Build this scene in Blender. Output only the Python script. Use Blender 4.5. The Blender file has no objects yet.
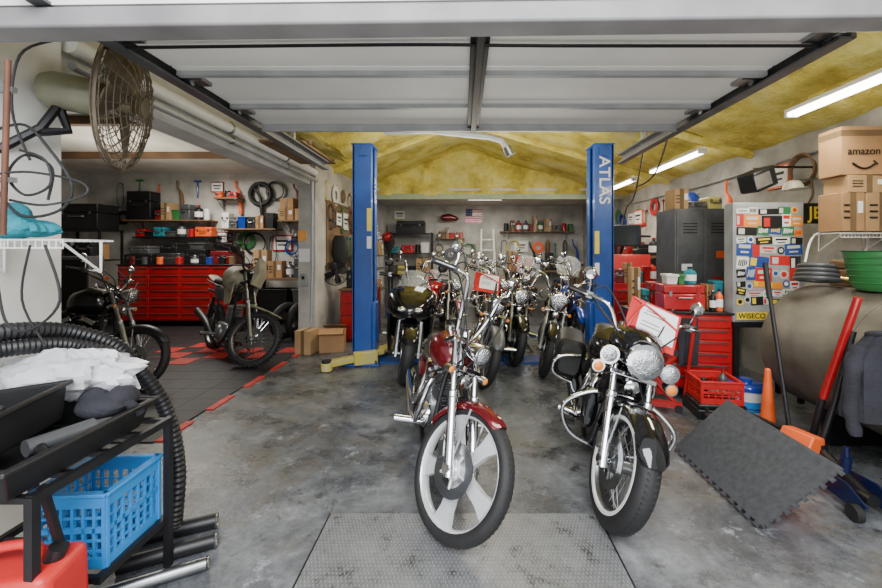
import bpy, bmesh, math, random
from mathutils import Vector, Matrix, Euler, noise as mnoise
random.seed(7)
COL=bpy.context.scene.collection
PI=math.pi
R=math.radians
def W(px,py,Y): return Vector(((px-463)*Y/400, Y, 1.5-(py-250)*Y/400))
# ---------------------------------------------------------------- materials
MATS={}
def mat(key,col,rough=.5,metal=0,var=.12,scale=6,bump=0,bscale=60,emit=0,alpha=1,col2=None,coat=0,sharp=False):
    if key in MATS: return MATS[key]
    m=bpy.data.materials.new(key); m.use_nodes=True; nt=m.node_tree; N=nt.nodes; L=nt.links
    b=N['Principled BSDF']; b.inputs['Roughness'].default_value=rough; b.inputs['Metallic'].default_value=metal
    b.inputs['Coat Weight'].default_value=coat
    tc=N.new('ShaderNodeTexCoord'); n=N.new('ShaderNodeTexNoise'); n.inputs['Scale'].default_value=scale; n.inputs['Detail'].default_value=6
    L.new(tc.outputs['Object'],n.inputs['Vector'])
    cr=N.new('ShaderNodeValToRGB')
    c1=tuple(max(0,c*(1-var)) for c in col); c2=tuple(min(1,c*(1+var)) for c in col) if col2 is None else col2
    cr.color_ramp.elements[0].color=(*c1,1); cr.color_ramp.elements[1].color=(*c2,1)
    cr.color_ramp.elements[0].position=.42 if sharp else .3; cr.color_ramp.elements[1].position=.58 if sharp else .7
    L.new(n.outputs['Fac'],cr.inputs['Fac']); L.new(cr.outputs['Color'],b.inputs['Base Color'])
    if bump:
        n2=N.new('ShaderNodeTexNoise'); n2.inputs['Scale'].default_value=bscale; n2.inputs['Detail'].default_value=4
        L.new(tc.outputs['Object'],n2.inputs['Vector'])
        bp=N.new('ShaderNodeBump'); bp.inputs['Strength'].default_value=bump; bp.inputs['Distance'].default_value=.02
        L.new(n2.outputs['Fac'],bp.inputs['Height']); L.new(bp.outputs['Normal'],b.inputs['Normal'])
    if emit:
        b.inputs['Emission Color'].default_value=(*col,1); b.inputs['Emission Strength'].default_value=emit
    if alpha<1: b.inputs['Alpha'].default_value=alpha
    MATS[key]=m; return m
chrome=mat('chrome',(.66,.67,.69),.10,1,.08)
steel=mat('brushed_steel',(.28,.29,.30),.35,1,.25)
alu=mat('cast_aluminium',(.34,.35,.36),.35,.8,.25)
dalu=mat('dark_cast_aluminium',(.10,.10,.105),.4,.7,.25)
silver=mat('silver_paint',(.70,.71,.73),.3,.4,.05)
blackp=mat('black_gloss_paint',(.005,.005,.006),.10,0,.1,coat=.6)
blackm=mat('black_matte_metal',(.010,.010,.012),.45,.2,.3)
rubber=mat('black_rubber',(.010,.010,.011),.65,0,.3,10,.15,90)
plastic=mat('black_plastic',(.008,.008,.009),.42,0,.3)
leather=mat('black_leather',(.007,.007,.007),.4,0,.3,8,.2,120)
redp=mat('red_gloss_paint',(.38,.010,.013),.2,.1,.15,coat=.6)
maroon=mat('maroon_metallic_paint',(.14,.006,.010),.2,.4,.2,coat=.7)
redt=mat('red_toolbox_enamel',(.38,.008,.011),.32,0,.2,4,coat=.3)
darkred=mat('dark_red_enamel',(.15,.007,.009),.4,0,.3)
redpl=mat('red_plastic',(.52,.02,.02),.4,0,.15)
blue_lift=mat('blue_lift_enamel',(.015,.075,.34),.35,0,.2,4,coat=.2)
bluep=mat('blue_gloss_paint',(.012,.05,.36),.2,.2,.1,coat=.6)
navy=mat('navy_paint',(.007,.014,.06),.35,.2,.2)
bluec=mat('blue_crate_plastic',(.025,.22,.58),.4,0,.12)
teal=mat('teal_cloth',(.012,.20,.26),.8,0,.3,12,.4,50)
yellow=mat('yellow_enamel',(.70,.58,.06),.5,0,.2,10,.1,30,col2=(.5,.45,.2))
orange=mat('orange_plastic',(.80,.12,.02),.45,0,.15)
white=mat('white_enamel',(.70,.70,.68),.4,0,.05)
cream=mat('cream_enamel',(.46,.43,.33),.45,0,.15)
olive=mat('olive_grey_enamel',(.20,.20,.14),.45,.2,.2)
paper=mat('paper',(.82,.82,.82),.7,0,.05)
card=mat('cardboard',(.36,.20,.09),.85,0,.12,5,.1,60)
card2=mat('pale_cardboard',(.40,.25,.12),.85,0,.12,5,.1,60)
tape=mat('packing_tape',(.16,.10,.05),.25,0,.1)
wood=mat('worn_wood',(.16,.09,.045),.7,0,.3,3,.2,40)
greyp=mat('grey_enamel',(.09,.094,.10),.4,.3,.25)
lgrey=mat('light_grey_enamel',(.32,.33,.34),.4,.2,.15)
green=mat('green_plastic',(.03,.18,.05),.45,0,.2)
glassw=mat('clear_plastic',(.75,.8,.82),.08,0,.02,alpha=.2)
lens=mat('headlamp_lens',(.62,.65,.68),.10,.9,.25,60,.5,90)
amber=mat('amber_lens',(.75,.22,.02),.2,0,.1)
redl=mat('red_lens',(.5,.01,.01),.15,0,.1)
tube_e=mat('fluorescent_tube',(1,.97,.88),.4,0,0,emit=14)
bag=mat('white_plastic_bag',(.70,.71,.75),.22,0,.05,6,.9,11,alpha=.82)
cloth_d=mat('dark_slate_cloth',(.020,.020,.028),.9,0,.4,6,.4,60)
hosem=mat('dark_hose',(.010,.010,.012),.45,0,.3)
tankm=mat('weathered_tank_steel',(.075,.066,.052),.6,.2,.3,2.2,.25,9,col2=(.20,.18,.145))
tilegrey=mat('grey_foam_mat',(.042,.045,.052),.85,0,.25,30,.3,150)
tan=mat('dusty_tan_paint',(.26,.24,.17),.6,0,.3,9)
brass=mat('brass',(.6,.42,.12),.3,1,.1)
# ---------------------------------------------------------------- mesh builder
class MB:
    def __init__(s,M=None): s.v=[]; s.f=[]; s.M=M if M is not None else Matrix()
    def add(s,vs,fs,M=None):
        T=s.M @ M if M is not None else s.M
        o=len(s.v); s.v+= [T@Vector(v) for v in vs]; s.f+= [tuple(i+o for i in f) for f in fs]; return s
    def box(s,c,d,rot=None,taper=1):
        x,y,z=d[0]/2,d[1]/2,d[2]/2; t=taper
        vs=[(-x,-y,-z),(x,-y,-z),(x,y,-z),(-x,y,-z),(-x*t,-y*t,z),(x*t,-y*t,z),(x*t,y*t,z),(-x*t,y*t,z)]
        M=Matrix.Translation(c)
        if rot: M=M@Euler([R(a) for a in rot]).to_matrix().to_4x4()
        return s.add(vs,[(0,3,2,1),(4,5,6,7),(0,1,5,4),(1,2,6,5),(2,3,7,6),(3,0,4,7)],M)
    def rings(s,rs,closed=False,caps=True,M=None):
        n=len(rs[0]); vs=[p for r in rs for p in r]; fs=[]; m=len(rs)
        for i in range(m if closed else m-1):
            a=i*n; b=((i+1)%m)*n
            for j in range(n): k=(j+1)%n; fs.append((a+j,a+k,b+k,b+j))
        if caps and not closed: fs.append(tuple(range(n-1,-1,-1))); fs.append(tuple((m-1)*n+j for j in range(n)))
        return s.add(vs,fs,M)
    def cyl(s,p0,p1,r0,r1=None,n=12,caps=True):
        p0=Vector(p0); p1=Vector(p1); r1=r0 if r1 is None else r1
        d=(p1-p0).normalized(); a=d.orthogonal().normalized(); b=d.cross(a)
        rs=[[p+a*(r*math.cos(t*2*PI/n))+b*(r*math.sin(t*2*PI/n)) for t in range(n)] for p,r in ((p0,r0),(p1,r1))]
        return s.rings(rs,caps=caps)
    def tube(s,pts,r,n=8,sm=0,closed=False):
        pts=[Vector(p) for p in pts]
        if sm:
            q=[]; m=len(pts)
            for i in range(m if closed else m-1):
                if closed: p0,p1,p2,p3=pts[i-1],pts[i],pts[(i+1)%m],pts[(i+2)%m]
                else: p0,p1,p2,p3=pts[max(i-1,0)],pts[i],pts[i+1],pts[min(i+2,m-1)]
                for k in range(sm):
                    t=k/sm; q.append(.5*((2*p1)+(p2-p0)*t+(2*p0-5*p1+4*p2-p3)*t*t+(3*p1-p0-3*p2+p3)*t**3))
            if not closed: q.append(pts[-1])
            pts=q
        m=len(pts); rs=[]; a=None
        for i,p in enumerate(pts):
            if closed: d=pts[(i+1)%m]-pts[i-1]
            else: d=pts[min(i+1,m-1)]-pts[max(i-1,0)]
            d.normalize()
            a=d.orthogonal() if a is None else a-d*a.dot(d)
            a.normalize(); b=d.cross(a); rr=r(i/(m-1)) if callable(r) else r
            rs.append([p+a*(rr*math.cos(t*2*PI/n))+b*(rr*math.sin(t*2*PI/n)) for t in range(n)])
        return s.rings(rs,closed=closed)
    def lathe(s,c,axis,prof,n=24,closed=False):
        d=Vector(axis).normalized(); a=d.orthogonal().normalized(); b=d.cross(a); c=Vector(c)
        rs=[]
        for r,h in prof:
            r=max(r,1e-4)
            rs.append([c+d*h+a*(r*math.cos(t*2*PI/n))+b*(r*math.sin(t*2*PI/n)) for t in range(n)])
        return s.rings(rs,closed=closed)
    def torus(s,c,axis,RR,r,ra=None,n=32,m=10):
        ra=r if ra is None else ra
        return s.lathe(c,axis,[(RR+r*math.cos(k*2*PI/m),ra*math.sin(k*2*PI/m)) for k in range(m)],n,closed=True)
    def ell(s,c,rad,n=16,m=10,rot=None):
        rs=[]
        for i in range(m+1):
            ph=-PI/2+PI*i/m; cz_=max(math.cos(ph),.01)
            rs.append([Vector((rad[0]*cz_*math.cos(t*2*PI/n),rad[1]*cz_*math.sin(t*2*PI/n),rad[2]*math.sin(ph))) for t in range(n)])
        M=Matrix.Translation(c)
        if rot: M=M@Euler([R(a) for a in rot]).to_matrix().to_4x4()
        return s.rings(rs,M=M)
    def prism(s,pts,y0,y1,M=None):
        return s.rings([[Vector((x,y0,z)) for x,z in pts],[Vector((x,y1,z)) for x,z in pts]],M=M)
    def hull(s,st,n=20,yc=0):
        rs=[]
        for q in st:
            x,zc,hw,hh=q[:4]; e=q[4] if len(q)>4 else 2.4
            ring=[]
            for t in range(n):
                a=t*2*PI/n; c,sn=math.cos(a),math.sin(a)
                ring.append(Vector((x,yc+hw*math.copysign(abs(c)**(2/e),c),zc+hh*math.copysign(abs(sn)**(2/e),sn))))
            rs.append(ring)
        return s.rings(rs)
    def fender(s,c,RR,w,a0,a1,n=16,lip=.04):
        cx,cz_=c; rs=[]
        us=[-1,-.8,-.5,0,.5,.8,1]
        for i in range(n+1):
            a=R(a0+(a1-a0)*i/n); ring=[]
            k_=min(1,min(i,n-i)/2.5+.55)
            for sgn,o in ((1,0),(-1,-.006)):
                for u in (us if sgn==1 else us[::-1]):
                    th=u*PI/2; rad=RR-lip*(1-math.cos(th))+o; y=w/2*math.sin(th)*k_*(1 if sgn==1 else .96)
                    ring.append(Vector((cx+rad*math.cos(a),y,cz_+rad*math.sin(a))))
            rs.append(ring)
        return s.rings(rs)
    def build(s,name,m,parent=None,bev=0,bseg=2,flat=False,loc=None):
        me=bpy.data.meshes.new(name); me.from_pydata([tuple(v) for v in s.v],[],s.f); me.validate()
        bm=bmesh.new(); bm.from_mesh(me); bmesh.ops.recalc_face_normals(bm,faces=bm.faces); bm.to_mesh(me); bm.free()
        if not flat:
            for p in me.polygons: p.use_smooth=True
            me.set_sharp_from_angle(angle=R(38))
        o=bpy.data.objects.new(name,me); COL.objects.link(o); me.materials.append(m)
        if parent: o.parent=parent
        if loc is not None: o.location=loc
        if bev:
            b=o.modifiers.new('bevel','BEVEL'); b.width=bev; b.segments=bseg; b.limit_method='ANGLE'; b.angle_limit=R(40)
        return o
def thing(name,label,cat,loc=(0,0,0),rot=(0,0,0),group=None):
    o=bpy.data.objects.new(name,None); COL.objects.link(o); o.empty_display_size=.1
    o.location=loc; o.rotation_euler=[R(a) for a in rot]; o['label']=label; o['category']=cat
    if group: o['group']=group
    return o
def tag(o,label,cat,group=None):
    o['label']=label; o['category']=cat
    if group: o['group']=group
    return o
def struct(o): o['kind']='structure'; return o
def text(s,size,m,parent,loc,rot=(90,0,0),name='lettering',sx=1):
    cu=bpy.data.curves.new('t','FONT'); cu.body=s; cu.size=size; cu.extrude=.0008; cu.align_x='CENTER'; cu.align_y='CENTER'; cu.offset=size*.012
    t=bpy.data.objects.new('t',cu); COL.objects.link(t)
    me=bpy.data.meshes.new_from_object(t.evaluated_get(bpy.context.evaluated_depsgraph_get()))
    bpy.data.objects.remove(t); o=bpy.data.objects.new(name,me); COL.objects.link(o); me.materials.clear(); me.materials.append(m)
    o.parent=parent; o.location=loc; o.rotation_euler=[R(a) for a in rot]; o.scale=(sx,1,1); return o
# ---------------------------------------------------------------- setting materials
def nodes(key):
    m=bpy.data.materials.new(key); m.use_nodes=True; return m,m.node_tree.nodes,m.node_tree.links,m.node_tree.nodes['Principled BSDF']
def ramp(N,els):
    cr=N.new('ShaderNodeValToRGB'); e=cr.color_ramp.elements
    while len(e)<len(els): e.new(.5)
    for i,(p,c) in enumerate(els): e[i].position=p; e[i].color=(*c,1)
    return cr
def noise(N,L,tc,sc,det=8,dist=0,rough=.6):
    n=N.new('ShaderNodeTexNoise'); n.inputs['Scale'].default_value=sc; n.inputs['Detail'].default_value=det; n.inputs['Distortion'].default_value=dist; n.inputs['Roughness'].default_value=rough
    L.new(tc.outputs['Object'],n.inputs['Vector']); return n
def mixc(N,L,a,b,f,mode='MIX'):
    x=N.new('ShaderNodeMix'); x.data_type='RGBA'; x.blend_type=mode
    for s,v in ((x.inputs[6],a),(x.inputs[7],b),(x.inputs[0],f)):
        if hasattr(v,'links'): L.new(v,s)
        else: s.default_value=v
    return x.outputs[2]
m_floor,N,L,b=nodes('stained_concrete')
tc=N.new('ShaderNodeTexCoord')
n1=noise(N,L,tc,1.6,14,0,.72); n2=noise(N,L,tc,14,12,0,.8); n3=noise(N,L,tc,.9,12,0,.72); n4=noise(N,L,tc,30,6,0,.7); n5=noise(N,L,tc,4.5,14,0,.85); n6=noise(N,L,tc,2.2,14,.2,.8)
r1=ramp(N,[(.37,(.055,.060,.068)),(.47,(.098,.106,.118)),(.55,(.150,.160,.172)),(.65,(.235,.245,.258))]); L.new(n1.outputs['Fac'],r1.inputs['Fac'])
r2=ramp(N,[(.38,(.60,.60,.60)),(.60,(1.15,1.15,1.15))]); L.new(n2.outputs['Fac'],r2.inputs['Fac'])
c=mixc(N,L,r1.outputs['Color'],r2.outputs['Color'],.85,'MULTIPLY')
r3=ramp(N,[(.50,(0,0,0)),(.60,(.65,.65,.65))]); L.new(n3.outputs['Fac'],r3.inputs['Fac'])
c=mixc(N,L,c,(.115,.098,.074,1),r3.outputs['Color'])
r5=ramp(N,[(.56,(0,0,0)),(.62,(.75,.75,.75))]); L.new(n5.outputs['Fac'],r5.inputs['Fac'])
c=mixc(N,L,c,(.34,.36,.385,1),r5.outputs['Color'])
r6=ramp(N,[(.38,(.9,.9,.9)),(.45,(0,0,0))]); L.new(n6.outputs['Fac'],r6.inputs['Fac'])
c=mixc(N,L,c,(.024,.025,.028,1),r6.outputs['Color'])
vo=N.new('ShaderNodeTexVoronoi'); vo.feature='DISTANCE_TO_EDGE'; vo.inputs['Scale'].default_value=.45
mx=N.new('ShaderNodeMix'); mx.data_type='VECTOR'; mx.inputs[0].default_value=.25; L.new(tc.outputs['Object'],mx.inputs[4]); L.new(n5.outputs['Color'],mx.inputs[5]); L.new(mx.outputs[1],vo.inputs['Vector'])
rv=ramp(N,[(.0,(.35,.35,.35)),(.004,(0,0,0))]); L.new(vo.outputs['Distance'],rv.inputs['Fac']); c=mixc(N,L,c,(.03,.03,.03,1),rv.outputs['Color'])
L.new(c,b.inputs['Base Color'])
rr=ramp(N,[(.35,(.18,.18,.18)),(.7,(.5,.5,.5))]); L.new(n1.outputs['Fac'],rr.inputs['Fac']); L.new(rr.outputs['Color'],b.inputs['Roughness'])
bp=N.new('ShaderNodeBump'); bp.inputs['Strength'].default_value=.3; bp.inputs['Distance'].default_value=.01; L.new(n4.outputs['Fac'],bp.inputs['Height']); L.new(bp.outputs['Normal'],b.inputs['Normal'])

m_foam,N,L,b=nodes('yellow_spray_foam')
tc=N.new('ShaderNodeTexCoord'); n1=noise(N,L,tc,2.0,12,0,.7); n2=noise(N,L,tc,26,8); n3=noise(N,L,tc,.8,8)
r1=ramp(N,[(.34,(.42,.31,.04)),(.46,(.66,.54,.09)),(.56,(.78,.68,.18)),(.68,(.80,.74,.36))]); L.new(n1.outputs['Fac'],r1.inputs['Fac'])
r3=ramp(N,[(.5,(0,0,0)),(.7,(.45,.45,.45))]); L.new(n3.outputs['Fac'],r3.inputs['Fac'])
c=mixc(N,L,r1.outputs['Color'],(.52,.53,.26,1),r3.outputs['Color']); L.new(c,b.inputs['Base Color'])
bp=N.new('ShaderNodeBump'); bp.inputs['Strength'].default_value=.8; bp.inputs['Distance'].default_value=.04; L.new(n2.outputs['Fac'],bp.inputs['Height']); L.new(bp.outputs['Normal'],b.inputs['Normal'])
b.inputs['Roughness'].default_value=.8
m_wall=mat('dirty_white_plaster',(.30,.295,.27),.8,0,.0,2.5,.2,12,col2=(.55,.53,.49))
m_wallp=mat('pier_white_plaster',(.50,.50,.48),.8,0,.0,2.5,.2,12,col2=(.72,.71,.68))
m_block=mat('grey_white_block',(.22,.215,.19),.85,0,.0,3,.3,14,col2=(.46,.44,.40))
m_panel=mat('door_panel_white',(.62,.62,.59),.5,0,.0,1.5,0,col2=(.78,.77,.73))
m_head=mat('header_paint',(.66,.65,.64),.6,0,.0,3,.1,30,col2=(.84,.83,.82))
m_head2=mat('header_grey_paint',(.21,.205,.21),.5,0,.25,3)
m_ceilw=mat('white_ceiling_board',(.52,.49,.43),.8,0,0,2,.1,20,col2=(.70,.67,.60))
m_mat=mat('black_floor_tile',(.012,.013,.015),.5,0,.3,8,.3,80)
m_redtile=mat('red_floor_tile',(.50,.03,.025),.5,0,.25,8,.3,80)
m_brown=mat('brown_board',(.17,.10,.05),.7,0,.3,2)

m_plate,N,L,b=nodes('diamond_plate')
tc=N.new('ShaderNodeTexCoord'); ws=[]
for a in (45,-45):
    mp=N.new('ShaderNodeMapping'); mp.inputs['Rotation'].default_value=(0,0,R(a)); mp.inputs['Scale'].default_value=(76,32,1)
    L.new(tc.outputs['Object'],mp.inputs['Vector']); v=N.new('ShaderNodeTexVoronoi'); v.inputs['Scale'].default_value=1; v.inputs['Randomness'].default_value=0
    L.new(mp.outputs['Vector'],v.inputs['Vector']); ws.append(v)
mm=N.new('ShaderNodeMath'); mm.operation='MINIMUM'; L.new(ws[0].outputs['Distance'],mm.inputs[0]); L.new(ws[1].outputs['Distance'],mm.inputs[1])
rp=ramp(N,[(.18,(1,1,1)),(.3,(0,0,0))]); L.new(mm.outputs[0],rp.inputs['Fac'])
n1=noise(N,L,tc,4.5,14,0,.85); r1=ramp(N,[(.40,(.05,.05,.053)),(.455,(.185,.19,.20)),(.6,(.27,.28,.295))]); L.new(n1.outputs['Fac'],r1.inputs['Fac'])
c=mixc(N,L,r1.outputs['Color'],(.44,.45,.47,1),rp.outputs['Color']); c=mixc(N,L,r1.outputs['Color'],c,.55); L.new(c,b.inputs['Base Color'])
b.inputs['Metallic'].default_value=.4; b.inputs['Roughness'].default_value=.4
bp=N.new('ShaderNodeBump'); bp.inputs['Strength'].default_value=.7; bp.inputs['Distance'].default_value=.005; L.new(rp.outputs['Color'],bp.inputs['Height']); L.new(bp.outputs['Normal'],b.inputs['Normal'])
# ---------------------------------------------------------------- the setting
XL,XR=-2.3,3.6
struct(MB().box((-2,4.6,-.05),(14,16,.1)).build('floor',m_floor))
def cz(x): return 2.67+.29*(XR-x) if x>.0 else 2.67+.29*3.6+ .38*x
def rough_sheet(f,us,vs,amp,th,m,name,fr=1.6):
    q=MB(); nu,nv=len(us),len(vs); P_=[]
    for u in us:
        for v in vs:
            p=f(u,v); n_=mnoise.fractal(p*fr,1.0,2.0,4)*amp; P_.append(p+th.normalized()*n_)
    n=len(P_); fs=[]
    Q=[p+th for p in P_]
    for i in range(nu-1):
        for j in range(nv-1):
            a=i*nv+j; fs.append((a,a+1,a+nv+1,a+nv)); fs.append((n+a,n+a+nv,n+a+nv+1,n+a+1))
    q.add(P_+Q,fs); return q.build(name,m)
xs=[-2.45+i*.1 for i in range(62)]; ys=[1.3+i*.1 for i in range(79)]
struct(rough_sheet(lambda x,y:Vector((x,y,cz(x)+.05)),xs,ys,.055,Vector((0,0,.15)),m_foam,'ceiling',2.0))
struct(rough_sheet(lambda x,z:Vector((x,9.0,z)),[-2.4+i*.08 for i in range(76)],[2.72+i*.06 for i in range(20)],.13,Vector((0,.15,0)),m_foam,'wall_gable',2.6))
for k,y in enumerate((5.0,7.0)):
    rb=MB()
    for (xa,xb) in ((0,3.6),(-2.3,0)): rb.tube([Vector((xa+(xb-xa)*q/8,y,cz(xa+(xb-xa)*q/8)+.02)) for q in range(9)],.055,7,2)
    struct(rb.build('trim_%d'%(8+k),m_foam))
struct(MB().box((.65,9.04,2.70),(5.9,.16,.12)).build('trim_2',mat('pale_green_trim',(.35,.42,.28),.7)))
struct(MB().box((.65,10.6,2.86),(5.9,3.2,.06)).build('ceiling_back',m_ceilw))
struct(MB().box((XR+.08,5.4,1.55),(.16,14,3.1)).build('wall_right',m_block))
struct(MB().box((.65,12.1,1.45),(6.2,.16,2.9)).build('wall_back',m_wall))
struct(MB().box((-2.38,9.1,1.5),(.26,6,3.0)).build('wall_left',m_wall))
struct(MB().box((-5.4,8.75,1.6),(6.0,.16,3.3)).build('wall_side_back',m_wall))
struct(MB().box((-8.2,4.9,1.6),(.16,8,3.3)).build('wall_side_left',m_wall))
struct(MB().box((-5.35,4.9,3.2),(5.8,8,.08)).build('ceiling_side',m_ceilw))
struct(MB().box((-2.43,1.9,1.5),(.42,.62,3.0)).build('wall_pier',m_wallp))
struct(MB().box((-5.3,1.75,1.6),(5.4,.16,3.2)).build('wall_front_left',m_wall))
struct(MB().box((-2.42,4.1,2.80),(.24,3.8,.62)).build('trim_3',m_wallp))
struct(rough_sheet(lambda x,y:Vector((x,y,2.80+.25*(-1.70-x))),[-2.30+i*.06 for i in range(11)],[1.7+i*.07 for i in range(63)],.05,Vector((0,0,.06)),m_foam,'trim_4',3.5))
for y in (3.2,5.0,6.8): struct(MB().box((-5.35,y,3.12),(5.6,.1,.12)).build('trim_7',wood))
struct(MB().box((0,1.62,2.65),(9,.14,.36),(0,-.7,0)).build('trim_5',m_head))
struct(MB().box((0,1.60,2.42),(9,.12,.08),(0,-.7,0)).build('trim_6',m_head2,bev=.01))
MB().box((3.0,1.62,1.2),(1.2,.14,2.4)).build('wall_front_right',m_wall)['kind']='structure'
d=thing('door_1','','',(0,0,0)); del d['label']; del d['category']; struct(d)
for i in range(3):
    y1=3.2-i*.51; y0=y1-.5
    MB().box((.05,(y0+y1)/2,2.52),(3.30,.5,.035)).build('door_panel',m_panel,d,bev=.006)
    MB().box((.05,y0+.06,2.49),(3.30,.035,.03)).build('stiffener',lgrey,d)
MB().box((.05,3.19,2.475),(3.30,.03,.06)).build('door_seal',lgrey,d)
MB().box((.08,2.45,2.485),(.09,1.5,.035)).box((.08,2.45,2.455),(.04,1.45,.05)).build('center_bracket',blackm,d,bev=.004)
for sx in (-1,1):
    x=.05+sx*1.71; L0=3.3 if sx<0 else 2.6
    MB().box((x,3.1,2.50),(.025,L0,.09)).box((x-sx*.03,3.1,2.545),(.07,L0,.012)).box((x-sx*.03,3.1,2.455),(.07,L0,.012)).build('track',greyp,d)
    for k in range(3):
        MB().cyl((x-sx*.07,1.85+k*.5,2.49),(x,1.85+k*.5,2.49),.025).box((x-sx*.11,1.85+k*.5,2.49),(.09,.1,.02)).build('roller_bracket',steel,d)
    for y in (3.0,3.9): MB().box((x,y,2.78),(.04,.04,.5)).build('track_hanger',steel,d)
MB().tube([(-1.7,1.9,2.46),(-.3,1.88,2.465),(.4,1.88,2.46),(1.7,1.9,2.47)],.008,6,4).build('lift_cable',blackm,d)
t=thing('floor_plate','worn grey diamond plate sheet set in the floor before the red chopper','floor plate',(.005,1.6,0))
MB().box((0,0,.006),(1.50,1.32,.012)).build('plate',m_plate,t)
MB().box((0,0,.002),(1.525,1.345,.004)).build('edge_gap',blackm,t)
for x in (-.71,0,.71):
    for y in (.62,.1): MB().cyl((x,y,.012),(x,y,.015),.012,n=8).build('screw',steel,t)
t=thing('floor_matting','black garage floor tiles with dashed red edging under the left bay','floor mat',(0,0,0))
a_=MB()
for i in range(17):
    for j in range(18): a_.box((-7.5+(i+.5)*.3,3.1+(j+.5)*.3,.006),(.296,.296,.012))
a_.build('black_tiles',m_mat,t)
for j in range(8): MB().box((-2.37,3.3+j*.62,.007),(.065,.36,.012)).build('red_edge_tile',m_redtile,t)
for (x,y) in ((-4.05,5.65),(-3.75,5.35),(-3.45,5.65),(-3.75,5.95),(-4.35,5.95),(-2.85,5.65),(-2.55,5.95),(-3.15,5.95),(-4.05,6.25)): MB().box((x,y,.0135),(.29,.29,.005)).build('red_tile',m_redtile,t)
# ---------------------------------------------------------------- motorcycle builder
def wheel(root,name,M,RR,tr,tw,kind,rim,ww=False,disc=True,knob=False,c=(0,0,0)):
    c=Vector(c); ri=RR-1.75*tr
    w=MB(M); y=Vector((0,1,0))
    w.torus(c,y,ri+.004,.014,tw*.40,40,8)
    w.cyl(c-y*.05,c+y*.05,.035,n=16); w.cyl(c-y*.065,c+y*.065,.018)
    if kind in('mag5','cast'):
        n=5 if kind=='mag5' else 9
        for k in range(n):
            A=Matrix.Translation(c)@Matrix.Rotation(k*2*PI/n+.2,4,'Y')
            if kind=='mag5': w.prism([(.03,-.045),(.09,-.03),(ri*.7,-.036),(ri,-.06),(ri,.06),(ri*.7,.036),(.09,.03),(.03,.045)],-.018,.018,M=A)
            else: w.prism([(.03,-.014),(ri,-.01),(ri,.01),(.03,.014)],-.014,.014,M=A)
    wo=w.build(name,rim,root)
    ty=MB(M).torus(c,y,RR-tr,tr,tw/2,56,16)
    if knob:
        for k in range(44):
            a=k*2*PI/44
            for yy in (-.3,.3):
                p=c+Vector((math.cos(a+yy*.1),0,math.sin(a+yy*.1)))*(RR-.006)+y*(yy*tw)
                ty.box(p,(.022,.024,.026),(0,-math.degrees(a+yy*.1),0))
    else:
        for k in range(72):
            a=k*2*PI/72
            for sg in (-1,1):
                p=c+Vector((math.cos(a),0,math.sin(a)))*(RR-.009)+y*(sg*tw*.15); ty.box(p,(.012,tw*.2,.009),(sg*28,-math.degrees(a),0))
    ty.build('tyre',rubber,wo)
    if ww:
        for sg in (-1,1): MB(M).torus(c+y*(sg*tw*.41),y,RR-1.45*tr,.014,.011,44,6).build('whitewall_band',white,wo)
    if kind=='wire':
        q=MB(M)
        for k in range(32):
            a=k*2*PI/32; bb=a+(.5 if k%2 else -.5); sg=1 if k%4<2 else -1
            q.cyl(c+Vector((.035*math.cos(bb),sg*.04,.035*math.sin(bb))),c+Vector((ri*math.cos(a),0,ri*math.sin(a))),.0022,n=5)
        q.build('spokes',steel if ww else chrome,wo)
    if disc:
        sg=-1
        MB(M).lathe(c+y*(sg*.062),y,[(.085,-.003),(.135,-.003),(.135,.003),(.085,.003)],32,True).build('brake_disc',steel,wo)
        q=MB(M).cyl(c+y*(sg*.05),c+y*(sg*.066),.05,n=20)
        for k in range(5): a=k*2*PI/5; q.cyl(c+y*(sg*.062),c+y*(sg*.062)+Vector((math.cos(a),0,math.sin(a)))*.09,.008,n=6)
        q.build('disc_carrier',rim,wo)
    return wo
def finned(mb,p0,p1,r,nf):
    p0=Vector(p0);p1=Vector(p1); d=(p1-p0)
    mb.cyl(p0,p1,r*.72,n=14)
    for k in range(nf):
        q=p0+d*((k+.5)/nf); mb.cyl(q,q+d*(.45/nf),r,n=16)
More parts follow.
